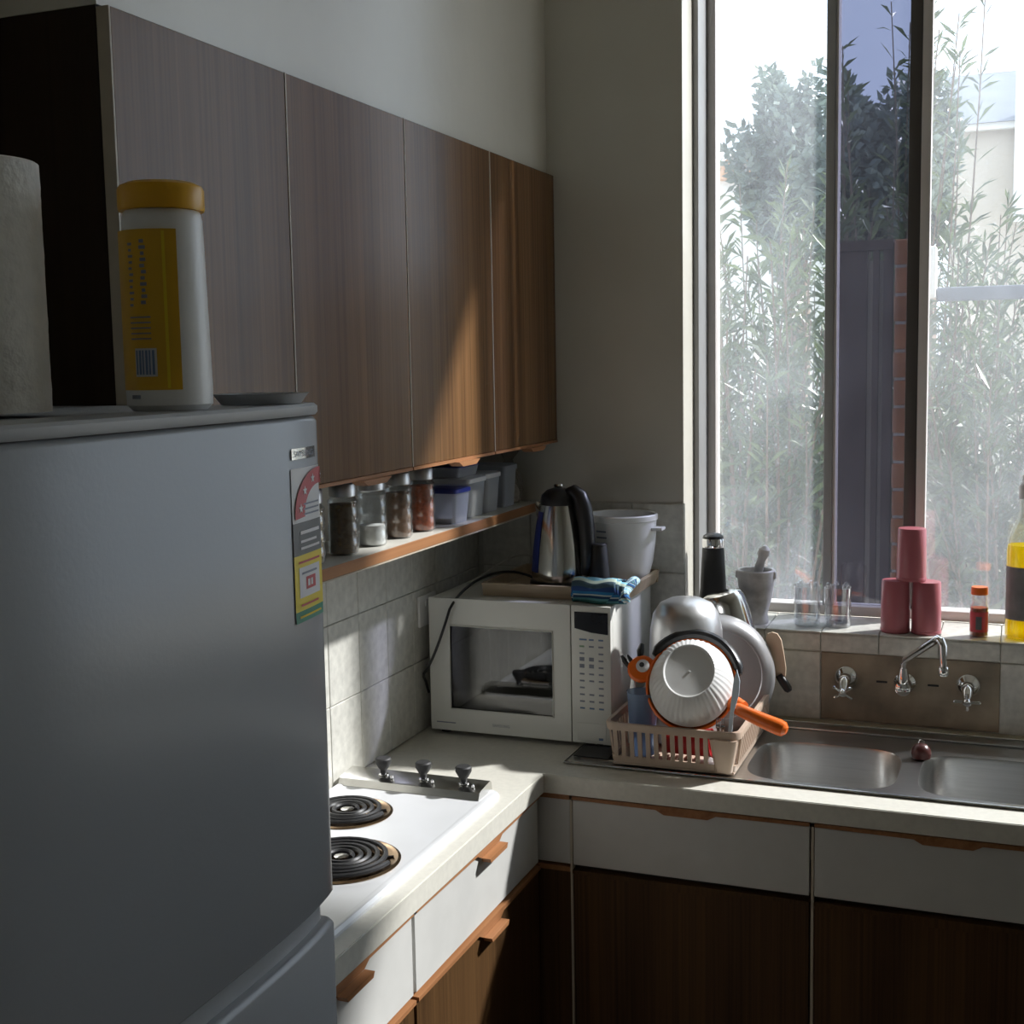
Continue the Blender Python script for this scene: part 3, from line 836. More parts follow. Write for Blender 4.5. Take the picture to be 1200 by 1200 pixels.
b = B(); b.loops([[(x - .010, FM + (y - FM) * .985, z) for x, y in door_plan(.004)] for z in (1.0645, 1.0935)]); b.obj('grip_channel', 'fridge_cap', fr, 40)
b = B()
b.loops([[(x + .002, y, z) for x, y in door_plan(i)] for z, i in ((1.7005, .002), (1.704, 0), (1.711, 0), (1.7145, .003))])
b.obj('door_cap', 'fridge_cap', ud, 40)
B().box(.03, .425, FM - .289, FM + .289, 1.7005, 1.7125, bev=.003).obj('top_panel', 'fridge_cap', fr)
def patch(name, ya, yb, za, zb, mat, parent, e=.0008, n=8, zf=None):
    b = B(); top, bot = [], []
    for i in range(n + 1):
        y = ya + (yb - ya) * i / n
        x = door_sx(y) + e
        bot.append(b.bm.verts.new((x, y, za))); top.append(b.bm.verts.new((x, y, zb)))
    for i in range(n): b.bm.faces.new((bot[i], bot[i + 1], top[i + 1], top[i]))
    return b.obj(name, mat, parent, 40)
def door_sx(y):
    r = .012; e = min(y - (FM - FH), (FM + FH) - y); x = door_x(y)
    if e < r: x -= r - math.sqrt(max(0, r * r - (r - max(e, 0))**2))
    return x
bd = patch('badge', -1.7317, -1.6664, 1.6505, 1.6635, 'chrome', ud, .0016)
text_obj('badge_lettering', 'SAMSUNG', lambda u, v: (door_sx(-1.7260 + .052 * u) + .0022, -1.7260 + .052 * u, 1.6535 + .007 * v), 'print_grey', bd)
el = patch('energy_label', -1.7345, -1.6550, 1.458, 1.640, 'whitelab', ud, .0010)
patch('green_band', -1.7345, -1.6550, 1.458, 1.4715, 'greenlab', el, .0014)
patch('yellow_panel', -1.7345, -1.6550, 1.4715, 1.5375, 'yelbright', el, .0014)
patch('grey_panel', -1.7345, -1.6550, 1.5375, 1.5760, 'greylab', el, .0014)
patch('white_panel', -1.7232, -1.6649, 1.487, 1.523, 'whitelab', el, .0018)
patch('red_number_box', -1.7061, -1.6791, 1.4955, 1.5105, 'redlab', el, .0022)
for k, (ya, yb, za, zb, m) in enumerate(((-1.7175, -1.6749, 1.5145, 1.517, 'print_grey'), (-1.7019, -1.6962, 1.499, 1.507, 'whitelab'), (-1.6933, -1.6877, 1.499, 1.507, 'whitelab'),
        (-1.7175, -1.6635, 1.562, 1.566, 'whitelab'), (-1.7175, -1.6720, 1.552, 1.555, 'whitelab'), (-1.7175, -1.6635, 1.544, 1.547, 'whitelab'),
        (-1.7061, -1.6621, 1.596, 1.598, 'print_grey'), (-1.7061, -1.6621, 1.590, 1.592, 'print_grey'), (-1.7061, -1.6621, 1.584, 1.586, 'print_grey'),
        (-1.7246, -1.6649, 1.528, 1.5305, 'redlab'), (-1.7217, -1.6720, 1.477, 1.4795, 'redlab'), (-1.7260, -1.6649, 1.4635, 1.466, 'yelbright'))):
    patch('print_line', ya, yb, za, zb, m, el, .0026)
b = B(); prev = None
for i in range(15):                      # red star arc of the label
    a = math.radians(185 - i * 11.5)
    pr_ = []
    for r in (.034, .054):
        y = -1.6593 + r * math.cos(a) * 1.3; z = 1.585 + r * math.sin(a) * .98
        y = min(y, -1.6493)
        pr_.append(b.bm.verts.new((door_sx(y) + .0024, y, z)))
    if prev: b.bm.faces.new((prev[0], pr_[0], pr_[1], prev[1]))
    prev = pr_
b.obj('red_arc', 'redlab', el, 40)
for i in range(5):
    a = math.radians(170 - i * 30); y = -1.6593 + .056 * math.cos(a); z = 1.585 + .043 * math.sin(a)
    b = B(); pts = []
    for k in range(10):
        t = math.pi / 2 + k * math.pi / 5; r = .0062 if k % 2 == 0 else .0027
        yy = min(y + r * math.cos(t), -1.6493)
        pts.append((door_sx(yy) + .0030, yy, z + r * math.sin(t)))
    b.quad(*pts); b.obj('star', 'whitelab', el, 0)

# things on the fridge
tr_ = thing('door_cap_rim', 'low grey dish shape added for the raised rim of the fridge door cap', 'tray', (.455, -1.706, 1.7149))  # dish shape added in place of the raised rim on the door cap
b = B()
b.loops([rr(.412, .500, -1.745, -1.668, .03, 1.7150, 8), rr(.405, .507, -1.752, -1.661, .034, 1.7255, 8), rr(.403, .509, -1.754, -1.659, .036, 1.7275, 8),
         rr(.409, .503, -1.748, -1.665, .032, 1.7270, 8), rr(.415, .497, -1.742, -1.671, .028, 1.7175, 8)])
b.obj('dish', 'fridge_cap', tr_)

cn = thing('wipes_canister', 'white canister with yellow lid and yellow label on the fridge', 'canister', (.446, -1.868, 1.7146))
cx, cy, z0, R = .446, -1.868, 1.7148, .0445
B().lathe([(R - .006, 0), (R, .006), (R + .0005, .02), (R - .001, .10), (R - .003, .198), (R - .005, .206), (R - .007, .208)], (cx, cy, z0), 48).obj('tub', 'white', cn)
B().lathe([(R - .001, .2075), (R, .210), (R, .229), (R - .002, .233), (R - .010, .2365), (.001, .237)], (cx, cy, z0), 48).obj('lid', 'yellow', cn)
def cyl_patch(name, a0, a1, za, zb, mat, parent, e, n=14):
    b = B(); top, bot = [], []
    for i in range(n + 1):
        a = math.radians(a0 + (a1 - a0) * i / n)
        bot.append(b.bm.verts.new((cx + (R + e) * math.cos(a), cy + (R + e) * math.sin(a), z0 + za)))
        top.append(b.bm.verts.new((cx + (R + e) * math.cos(a), cy + (R + e) * math.sin(a), z0 + zb)))
    for i in range(n): b.bm.faces.new((bot[i], bot[i + 1], top[i + 1], top[i]))
    return b.obj(name, mat, parent, 40)
lb = cyl_patch('label', 222, 323, .022, .186, 'yellab', cn, .0010)
cyl_patch('barcode_panel', 261, 292, .036, .065, 'whitelab', lb, .0016)
for k in range(6):
    cyl_patch('barcode_bar', 263 + k * 4.6, 265.4 + k * 4.6 + (k % 2) * .8, .038, .063, 'print_blue', lb, .0022, 3)
for k in range(11):
    cyl_patch('print_mark', 274 + (k % 3), 281 + (k % 2) * 2, .110 + k * .0062, .1135 + k * .0062, 'print_grey', lb, .0016, 3)
    cyl_patch('print_mark', 256 + (k % 2), 262 + (k % 3), .108 + k * .0062, .1105 + k * .0062, 'print_grey', lb, .0016, 3)
for k in range(5):
    cyl_patch('print_mark', 255, 286, .074 + k * .0055, .0755 + k * .0055, 'print_grey', lb, .0016, 6)
cyl_patch('yellow_stripe', 304, 308, .024, .184, 'yelbright', lb, .0016, 3)
cyl_patch('batch_print', 250, 266, .013, .017, 'print_grey', cn, .0012, 4)

pt = thing('paper_towel_roll', 'white paper towel roll standing on the fridge', 'paper roll', (.315, -2.0, 1.7146))
def crinkle(r, a, k): return r * (1 + .004 * math.sin(a * 23 + k * 2.1) + .003 * math.sin(a * 41 - k))
b = B(); n = 22
b.lathe([(.066 + .0 * i, .003 + .246 * i / n) for i in range(n + 1)], (.316, -2.0, 1.7146), 72, fn=crinkle, cap0=True, cap1=False)
b.lathe([(.066, .249), (.064, .2505), (.022, .250), (.021, .246), (.021, .02)], (.316, -2.0, 1.7146), 72, cap0=False, cap1=True)
b.obj('roll', 'paper', pt)
B().lathe([(.0205, .0), (.0205, .252), (.0185, .252), (.0185, .01)], (.316, -2.0, 1.7150), 32).obj('core', 'pale_edge', pt)

# ------------------------------------------------------------------ spice jars and tubs on the shelf
def jar(label, y, fill, content, x=.128):
    t = thing('spice_jar', label, 'jar', (x, y, 1.4089), 'spice jars on the shelf')
    z = 1.4092
    def ripple(zz): return .0265 + .0022 * abs(math.sin(zz / .0285 * math.pi))
    prof = [(.023, 0), (.0265, .003)] + [(ripple(i * .0019), .003 + i * .0019) for i in range(1, 52)] + [(.0250, .104), (.0235, .108)]
    B().lathe(prof, (x, y, z), 28, cap0=True, cap1=False).obj('glass', 'jar_glass', t)
    B().lathe([(.0242, .108), (.0255, .109), (.0255, .130), (.024, .1325), (.001, .133)], (x, y, z), 28).obj('cap', 'alu', t)
    B().lathe([(.021, .0022), (.0245, .004), (.0245, fill), (.001, fill + .002)], (x, y, z), 24).obj('contents', content, t)
    return t
jar('jar of tan spice half hidden by the fridge edge', -1.052, .092, 'spice_tan')
jar('jar of dark brown flakes, second from the fridge', -.928, .094, 'spice_brown')
jar('mostly empty jar with white salt at its bottom', -.812, .040, 'spice_white')
jar('jar of cinnamon coloured powder, fourth from the fridge', -.697, .092, 'spice_cin')
jar('jar of red chilli flakes beside the plastic tubs', -.588, .096, 'spice_red')

def tub(label, x0, x1, y0, y1, z0, h, lid, fill=None, content=None):
    t = thing('food_tub', label, 'container', ((x0 + x1) / 2, (y0 + y1) / 2, z0), 'plastic tubs on the shelf')
    i = .006
    b = B()
    b.loops([rr(x0 + i, x1 - i, y0 + i, y1 - i, .008, z0 + .0004), rr(x0, x1, y0, y1, .010, z0 + h * .86)], cap1=False)
    b.obj('body', 'tub', t)
    b = B()
    b.loops([rr(x0 - .003, x1 + .003, y0 - .003, y1 + .003, .012, z0 + h * .865), rr(x0 - .003, x1 + .003, y0 - .003, y1 + .003, .012, z0 + h * .97), rr(x0 + .004, x1 - .004, y0 + .004, y1 - .004, .010, z0 + h)])
    b.obj('lid', lid, t)
    if fill:
        b = B(); b.loops([rr(x0 + i + .003, x1 - i - .003, y0 + i + .003, y1 - i - .003, .006, z0 + .003), rr(x0 + .005, x1 - .005, y0 + .005, y1 - .005, .008, z0 + fill)])
        b.obj('contents', content, t)
tub('small clear tub with navy lid next to the chilli jar', .082, .162, -.488, -.405, 1.4091, .078, 'bluelid', .012, 'cereal')
tub('pale frosted tub behind the small navy lidded tub', .045, .150, -.385, -.285, 1.4091, .092, 'white', .060, 'cereal')
tub('pale blue tub in the middle of the tub row', .055, .150, -.275, -.195, 1.4091, .094, 'white', .062, 'cereal')
tub('flat tub with navy lid lying on top of the pale tubs', .050, .135, -.400, -.285, 1.5018, .027, 'bluelid', .01, 'cereal')
tub('tall clear tub of dark food at the end of the row', .050, .150, -.165, -.085, 1.4091, .104, 'tub', .050, 'darkfood')
def crump(r, a, k): return r * (1 + .16 * math.sin(a * 5 + k * 1.7) + .10 * math.sin(a * 9 - k * 2.3))
pb = thing('plastic_bag', 'crumpled clear plastic bag at the back corner of the shelf', 'bag', (.10, -.052, 1.409))
B().lathe([(.020, .0), (.030, .01), (.032, .03), (.031, .055), (.025, .075), (.014, .095), (.010, .108), (.022, .128), (.024, .136)], (.115, -.052, 1.4092), 36, fn=crump, cap1=False).obj('film', 'bag', pb)
B().lathe([(.020, .003), (.025, .01), (.026, .03), (.018, .045), (.004, .052)], (.115, -.052, 1.4094), 24).obj('contents', 'cereal', pb)

# power outlet on the tiled wall
po = thing('power_outlet', 'white power outlet plate on the tiled wall left of the microwave', 'outlet', (.009, -.335, 1.145))
B().box(.0095, .0165, -.378, -.290, 1.150, 1.222, bev=.002).obj('plate', 'white', po)
B().box(.0168, .021, -.352, -.342, 1.196, 1.212, bev=.001, seg=1).obj('switch', 'white', po)
B().box(.0168, .021, -.326, -.316, 1.196, 1.212, bev=.001, seg=1).obj('switch', 'white', po)

# ------------------------------------------------------------------ microwave
mw = thing('microwave_oven', 'white microwave oven in the bench corner', 'microwave', (.255, -.2, .9))
MX0, MX1, MYF, MYB, MZ0, MZ1 = .036, .474, -.372, -.035, .912, 1.222
b = B()
b.box(MX0, .086, MYF + .018, MYB, MZ0, MZ1, bev=.004)
b.box(.345, MX1, MYF + .018, MYB, MZ0, MZ1, bev=.004)
b.box(.0855, .3455, MYF + .018, MYB, 1.168, MZ1 - .0002)
b.box(.0855, .3455, MYF + .018, MYB, MZ0 + .0002, .955)
b.box(.0855, .3455, MYB - .03, MYB - .001, .955, 1.168)
b.obj('case', 'mw_white', mw)
b = B()
def dbox(x0, x1, z0, z1): b.box(x0, x1, MYF, MYF + .0165, z0, z1)
dbox(MX0, .087, MZ0, MZ1); dbox(.339, .3805, MZ0, MZ1); dbox(.087, .339, 1.160, MZ1); dbox(.087, .339, MZ0, .964)
dr = b.obj('door', 'mw_white', mw, weld=.0003)
B().box(.0875, .3385, MYF + .004, MYF + .008, .9645, 1.1595).obj('glass', 'darkglass', dr)
b = B()
wf = [(.087, .964), (.339, .964), (.339, 1.160), (.087, 1.160)]
b.tube([(p[0], MYF - .0005, p[1]) for p in wf], .0022, 6, closed=True); b.obj('window_bead', 'mw_white', dr)
text_obj('wordmark', 'SAMSUNG', lambda u, v: (.190 + .042 * u, MYF - .0006, .9295 + .0065 * v), 'print_grey', dr)
B().box(.050, .098, MYF - .0006, MYF - .0002, .929, .9315).obj('print_line', 'print_grey', dr)
cv = B()
cv.quad((.0875, MYF + .02, .9565), (.344, MYF + .02, .9565), (.344, MYB - .032, .9565), (.0875, MYB - .032, .9565))
cv.quad((.0875, MYB - .0315, .9565), (.344, MYB - .0315, .9565), (.344, MYB - .0315, 1.1675), (.0875, MYB - .0315, 1.1675))
cv.obj('cavity_lining', 'cavity', mw, 0)
tt = B().lathe([(.03, .957), (.05, .966), (.105, .968), (.110, .974), (.106, .973), (.001, .971)], (.215, -.21, 0), 40).obj('turntable', 'glass', mw)
B().lathe([(.03, .9575), (.03, .9655)], (.215, -.21, 0), 20).obj('roller_hub', 'white', tt)
cp = B().box(.3825, MX1, MYF, MYF + .0165, MZ0, MZ1, bev=.002).obj('control_panel', 'mw_white', mw)
B().prism([(.391, 1.2085), (.468, 1.2085), (.468, 1.160), (.430, 1.163), (.391, 1.1715)], 'y', MYF - .0012, MYF - .0001).obj('display', 'display', cp)
for r in range(11):
    z = 1.145 - r * .0155
    for c in range(3):
        if r in (2, 7) and c == 1: continue
        x = .402 + c * .022
        m = ('print_green' if r == 1 and c == 0 else 'print_blue' if r in (0, 10) else 'print_grey')
        hgt = .0085 if r in (3, 4) and c < 2 else .0036
        B().box(x, x + (.011 if r != 0 or c else .017), MYF - .0007, MYF - .0001, z, z + hgt).obj('key_print', m, cp)
B().box(.395, .462, MYF - .0010, MYF - .0001, .918, .958, bev=.0004, seg=1).obj('door_button', 'mw_white', cp)
B().box(.445, .455, MYF - .0016, MYF - .0011, .921, .926).obj('key_print', 'print_blue', cp)
for fx in (.06, .44):
    for fy in (-.34, -.07):
        B().lathe([(.012, .9003), (.013, .9118)], (fx, fy, 0), 14).obj('foot', 'black', mw)
tag(B().box(.412, .492, -.455, -.376, .9065, .9095, bev=.001, seg=1).obj('black_sheet', 'blackm'), 'thin black sheet at the right front edge of the microwave', 'mat')  # flat black sheet on the worktop in front of the microwave

# wooden tray on the microwave, overhanging to the right
wtb = thing('wooden_tray', 'beige timber tray on top of the microwave', 'tray', (.32, -.18, 1.2225))
TX0, TX1, TY0, TY1, TZ = .150, .492, -.320, -.030, 1.2228
B().box(TX0 + .012, TX1 - .012, TY0 + .012, TY1 - .012, TZ, TZ + .008).obj('floor_panel', 'tray', wtb)
def tside(poly, ax, a, b_): B().prism(poly, ax, a, b_).obj('side', 'tray', wtb)
tside([(TY0 - .004, TZ + .030), (TY0 + .006, TZ + .031), (TY0 + .012, TZ), (TY0 + .004, TZ)], 'x', TX0, TX1)
tside([(TY1 + .004, TZ + .030), (TY1 - .006, TZ + .031), (TY1 - .012, TZ), (TY1 - .004, TZ)], 'x', TX0, TX1)
tside([(TX0 - .004, TZ + .030), (TX0 + .006, TZ + .031), (TX0 + .012, TZ), (TX0 + .004, TZ)], 'y', TY0 + .013, TY1 - .013)
tside([(TX1 + .006, TZ + .030), (TX1 - .004, TZ + .031), (TX1 - .012, TZ), (TX1 - .004, TZ)], 'y', TY0 + .013, TY1 - .013)

# kettle
kc = Vector((.300, -.205, TZ + .0085))
kt = thing('electric_kettle', 'tall brushed steel kettle with black handle on the tray', 'kettle', kc)
B().lathe([(.070, 0), (.072, .004), (.070, .016), (.066, .019)], kc, 40).obj('power_base', 'black', kt)
B().lathe([(.064, .0195), (.066, .03), (.065, .05), (.060, .10), (.051, .16), (.043, .195)], kc, 48).obj('body', 'steel_v', kt)
B().lathe([(.0435, .1955), (.044, .203), (.040, .218), (.028, .229), (.012, .234), (.001, .235)], kc, 40).obj('lid', 'black', kt)
B().lathe([(.010, .2355), (.012, .239), (.010, .243), (.001, .2435)], kc, 20).obj('lid_knob', 'steel_v', kt)
h = [(.024, 0, .222), (.042, 0, .228), (.058, 0, .216), (.068, 0, .19), (.075, 0, .15), (.078, 0, .10), (.077, 0, .06), (.070, 0, .035)]
hd = Vector((.97, -.24, 0))
B().tube([kc + Vector((p[0] * hd.x, p[0] * hd.y, p[2])) for p in h], [.012, .016, .019, .020, .019, .018, .016, .011], 12).obj('handle', 'black', kt)
b = B()
for (z, r) in ((.045, .0655), (.09, .0615), (.135, .0555), (.175, .0485)):
    pass
st = []
for sgn in (0,):
    rings = []
    for z, r in ((.040, .0665), (.08, .0632), (.12, .0585), (.155, .0530), (.180, .0475)):
        ring = []
        for a in (203, 212, 221, 230, 239):
            ar = math.radians(a); ring.append(kc + Vector((r * math.cos(ar), r * math.sin(ar), z)))
        rings.append(ring)
    b.loops(rings, close=False, cap0=False, cap1=False)
b.obj('water_gauge', 'bluelid', kt)
b = B()
b.loops([[kc + Vector((-(.040 + k * .016), y_ * (1 - .35 * k), .165 + k * .022 + dz)) for y_, dz in ((-.018, .012), (0, .026 - .012 * k), (.018, .012), (0, -.02))] for k in (0, 1)])
b.obj('spout', 'steel_v', kt)

# white ribbed-lip bucket and black tapered cup
bc = Vector((.424, -.105, TZ + .0085))
bk = thing('white_bucket', 'white rounded bucket with lug handle on the tray by the window', 'bucket', bc)
B().lathe([(.052, .0), (.060, .006), (.072, .05), (.079, .10), (.081, .150), (.084, .152), (.084, .163), (.081, .166), (.077, .164), (.076, .10), (.056, .012), (.001, .01)], bc, 48).obj('pail', 'white', bk)
B().box(bc.x + .072, bc.x + .103, bc.y - .024, bc.y + .012, bc.z + .128, bc.z + .136, bev=.003).obj('lug_handle', 'white', bk)
for k in range(3):
    b = B()
    for i in range(7):
        a = math.radians(238 + i * 3.4 + k)
        if i: b.quad(pv0, (bc.x + .0815 * math.cos(a), bc.y + .0815 * math.sin(a), bc.z + .128 - k * .014), (bc.x + .0815 * math.cos(a), bc.y + .0815 * math.sin(a), bc.z + .132 - k * .014), pv1)
        pv0 = (bc.x + .0815 * math.cos(a), bc.y + .0815 * math.sin(a), bc.z + .128 - k * .014); pv1 = (pv0[0], pv0[1], bc.z + .132 - k * .014)
    b.obj('grey_print', 'print_grey', bk, 0)
cc = Vector((.4045, -.226, TZ + .0085))
B0 = thing('black_beaker', 'tapered black beaker between the kettle and the white bucket', 'beaker', cc)
B().lathe([(.026, 0), (.026, .003), (.017, .105), (.014, .109), (.001, .1095)], cc, 28).obj('cone', 'blackm', B0)
B().lathe([(.0155, .1040), (.0180, .1060), (.0155, .1080)], cc, 28, cap0=False, cap1=False).obj('top_ring', 'black', B0)

# striped tea towel folded over the tray corner
def towel():
    t = thing('tea_towel', 'folded blue and white striped tea towel over the tray edge', 'towel', (.445, -.33, 1.225))
    layers = 0
    for L_ in range(3):
        b = B(); nu, nv = 22, 22
        uvl = b.bm.loops.layers.uv.new('UVMap')
        off = .0045 * L_
        V = []
        for i in range(nu + 1):
            row = []
            for j in range(nv + 1):
                u = i / nu; v = j / nv
                x = .376 + u * (.122 - .010 * L_) + .004 * math.sin(v * 7 + L_)
                # path: lies on the tray, rolls over the front rim, hangs outside
                s_ = v
                if s_ < .45: y = -.262 - s_ / .45 * .055; z = TZ + .0315 + .012 * s_ / .45 + .004 * math.sin(u * 9 + L_ * 2)
                elif s_ < .62:
                    k = (s_ - .45) / .17; a = k * math.pi / 2
                    y = -.317 - .020 * math.sin(a); z = TZ + .0235 + .020 * math.cos(a) + .003 * math.sin(u * 9)
                else:
                    k = (s_ - .62) / .38; y = -.337 - .004 * math.sin(u * 8 + k * 3); z = TZ + .0235 - k * .030
                z += off; y -= off * (1.0 if s_ > .5 else .2)
                y += .004 * math.sin(u * 5 + L_)
                row.append(b.bm.verts.new((x, y, max(z, TZ + .0012))))
            V.append(row)
        for i in range(nu):
            for j in range(nv):
                f = b.bm.faces.new((V[i][j], V[i + 1][j], V[i + 1][j + 1], V[i][j + 1]))
                for lp_, (a_, c_) in zip(f.loops, ((i, j), (i + 1, j), (i + 1, j + 1), (i, j + 1))):
                    lp_[uvl].uv = (a_ / nu, c_ / nv)
        o = b.obj('fold', 'towel', t, 60)
        so = o.modifiers.new('thick', 'SOLIDIFY'); so.thickness = .0028
    b = B()
    uvl = b.bm.loops.layers.uv.new('UVMap')
    b.tube([(.500 + .006 * math.sin(k), -.262 - .082 * min(1, k / 6), TZ + .036 + .010 * math.sin(k * .9) - .05 * max(0, (k - 5) / 4)) for k in range(9)], [.007, .010, .011, .012, .012, .011, .010, .009, .006], 10)
    for f in b.bm.faces:
        for lp_ in f.loops: lp_[uvl].uv = (lp_.vert.co.x * 9 % 1, (lp_.vert.co.z * 23 + lp_.vert.co.y * 17) % 1)
    b.obj('rolled_edge', 'towel', t)
towel()

# cables
kb = thing('black_cable', 'black power cable looping over the microwave front', 'cable', (.05, -.37, 1.1))
B().tube(bez((.235, -.16, 1.2315), (.14, -.12, 1.275), (.115, -.33, 1.27), (.095, -.385, 1.20), 18) + bez((.095, -.385, 1.20), (.075, -.395, 1.13), (.050, -.395, 1.07), (.026, -.385, 1.045), 14)[1:], .0033, 8).obj('lead', 'black', kb)
B().tube([(.026, -.385, 1.045), (.020, -.375, 1.035), (.018, -.36, 1.02), (.018, -.345, .99)], .0033, 8).obj('tail', 'black', kb)
wc = thing('pale_cable', 'pale thin cable arching behind the tray on the microwave', 'cable', (.15, -.1, 1.23))
B().tube(bez((.060, -.20, 1.2255), (.10, -.10, 1.255), (.15, -.06, 1.315), (.225, -.10, 1.262), 20), .0024, 8).obj('lead', 'cable_w', wc)
B().tube(bez((.225, -.10, 1.262), (.245, -.12, 1.245), (.25, -.13, 1.240), (.26, -.14, 1.2345), 8), .0024, 8).obj('plug_end', 'cable_w', wc)

# ------------------------------------------------------------------ dish rack
dk = thing('dish_rack', 'beige plastic dish drying rack on the sink drainer', 'dish rack', (.64, -.3, .907))
RX0, RX1, RY0, RY1, RZ0, RZ1 = .508, .768, -.478, -.118, .9072, 1.000
def wallpt(s_, z):       # slight outward flare
    k = (z - RZ0) / (RZ1 - RZ0); return s_ * .012 * k
B().box(RX0, RX1, RY0, RY1, RZ0, RZ0 + .006, bev=.002).obj('base', 'beige', dk)
b = B()
for z0, z1, e in ((RZ1 - .016, RZ1, .013),):
    o = rr(RX0 - e, RX1 + e, RY0 - e, RY1 + e, .022, z0, 6); o2 = rr(RX0 - e - .002, RX1 + e + .002, RY0 - e - .002, RY1 + e + .002, .024, z1 - .003, 6)
    o3 = rr(RX0 - e - .001, RX1 + e + .001, RY0 - e - .001, RY1 + e + .001, .024, z1, 6)
    i3 = rr(RX0 - e + .007, RX1 + e - .007, RY0 - e + .007, RY1 + e - .007, .018, z1, 6); i = rr(RX0 - e + .006, RX1 + e - .006, RY0 - e + .006, RY1 + e - .006, .018, z0, 6)
    b.loops([o, o2, o3, i3, i, o], cap0=False, cap1=False)
b.obj('rim', 'beige', dk, weld=.0001)
b = B()
o = rr(RX0 - .002, RX1 + .002, RY0 - .002, RY1 + .002, .016, RZ0 + .0062); o2 = rr(RX0 - .004, RX1 + .004, RY0 - .004, RY1 + .004, .016, RZ0 + .020)
i2 = rr(RX0 + .002, RX1 - .002, RY0 + .002, RY1 - .002, .012, RZ0 + .020); i = rr(RX0 + .003, RX1 - .003, RY0 + .003, RY1 - .003, .012, RZ0 + .0062)
b.loops([o, o2, i2, i, o], cap0=False, cap1=False); b.obj('lower_band', 'beige', dk, weld=.0001)
zb, zt_ = RZ0 + .0202, RZ1 - .0162
def slat_x(x, y, s_):
    b = B(); w = .0045; th = .0022
    y1 = y + s_ * .003; y2 = y + s_ * .0105
    b.loops([[(x - w, y1 - th, zb), (x + w, y1 - th, zb), (x + w, y1 + th, zb), (x - w, y1 + th, zb)], [(x - w, y2 - th, zt_), (x + w, y2 - th, zt_), (x + w, y2 + th, zt_), (x - w, y2 + th, zt_)]])
    b.obj('slat', 'beige', dk, 0)
def slat_y(y, x, s_):
    b = B(); w = .0045; th = .0022
    x1 = x + s_ * .003; x2 = x + s_ * .0105
    b.loops([[(x1 - th, y - w, zb), (x1 + th, y - w, zb), (x1 + th, y + w, zb), (x1 - th, y + w, zb)], [(x2 - th, y - w, zt_), (x2 + th, y - w, zt_), (x2 + th, y + w, zt_), (x2 - th, y + w, zt_)]])
    b.obj('slat', 'beige', dk, 0)
for k in range(14):
    x = RX0 + .010 + k * .0175
    if x < .712: slat_x(x, RY0, -1)
    slat_x(x, RY1, 1)
for k in range(19):
    y = RY0 + .020 + k * .0178
    slat_y(y, RX0, -1); slat_y(y, RX1, 1)
for k in range(11):
    B().box(RX0 + .02 + k * .0205, RX0 + .026 + k * .0205, RY0 + .02, RY1 - .02, RZ0 + .0065, RZ0 + .010).obj('floor_rib', 'beige', dk)
# cutlery cup hooked on the front right corner
b = B()
b.loops([rr(.730, .764, -.488, -.452, .008, .9135), rr(.718, .776, -.4965, -.448, .010, .9835), rr(.722, .772, -.4925, -.452, .008, .9835), rr(.733, .761, -.485, -.455, .006, .917)])
b.obj('cutlery_cup', 'beige', dk)

# fluted white bowl, base towards the room
def flute(r, a, k): return r * (1 + (.012 if 3 <= k <= 9 else 0) * math.cos(a * 44))
ax = Vector((.12, -.79, .60)).normalized()
c0 = Vector((.664, -.415, 1.078))       # rim centre
wb = thing('fluted_bowl', 'white fluted plastic bowl leaning base outward in the rack', 'bowl', c0)
B().lathe([(.095, -.004), (.098, .000), (.096, .006), (.093, .012), (.090, .022), (.086, .032), (.080, .043), (.073, .053), (.067, .060), (.062, .064), (.059, .0665), (.057, .066), (.055, .0625), (.001, .0615)], c0, 176, axis=ax, cap0=False, fn=flute).sx(c0.x, .90).obj('shell', 'white', wb)
B().lathe([(.003, .0618), (.0025, .0632), (.0005, .0634)], c0, 12, axis=ax).obj('moulding_dot', 'white', wb)

# orange animal-shaped strainer behind it
oc = c0 - ax * .010
op = thing('orange_strainer', 'orange animal shaped strainer with long handle behind the white bowl', 'strainer', oc)
B().lathe([(.100, .0), (.106, .002), (.107, .006), (.1035, .009), (.1005, .0065)], oc, 64, axis=ax, cap0=False, cap1=False).sx(oc.x, .90).obj('ring', 'orange', op)
B().lathe([(.1005, .001), (.092, -.018), (.065, -.034), (.001, -.038)], oc, 48, axis=ax, cap0=False).sx(oc.x, .90).obj('basket', 'orange', op)
ux = Vector((1, 0, 0)); ux = (ux - ax * ux.dot(ax)).normalized(); uz = ax.cross(ux)
if uz.z < 0: uz = -uz
def pl(u, v, w=0): return oc + ux * u + uz * v + ax * w
# black crest over the top half
crest = [pl(.113 * math.cos(a), .115 * math.sin(a), .003) for a in [math.radians(18 + i * 7) for i in range(20)]]
B().tube(crest, [.006] + [.0130] * 18 + [.006], 10).sx(oc.x, .90).obj('black_crest', 'black', op)
# head with eye and ears on the left
B().lathe([(.028, -.006), (.031, -.002), (.031, .003), (.027, .007), (.001, .008)], pl(-.110, .022), 28, axis=ax).obj('head', 'orange', op)
hp = B().lathe([(.0145, 0), (.0145, .0025), (.012, .0035), (.001, .0038)], pl(-.108, .026, .0082), 24, axis=ax).obj('eye', 'whitelab', op)
B().lathe([(.0055, 0), (.0055, .0016), (.001, .002)], pl(-.110, .027, .0122), 16, axis=ax).obj('pupil', 'black', hp)
B().tube([pl(-.118, .048), pl(-.120, .064), pl(-.119, .080)], [.006, .0085, .005], 10).obj('ear', 'black', op)
B().tube(arc((0, 0, 0), .012, .9, 5.4, 12, 'xz'), .005, 8).obj('snout', 'black', op).matrix_local = Matrix.Translation(pl(-.141, .022) - op.location)
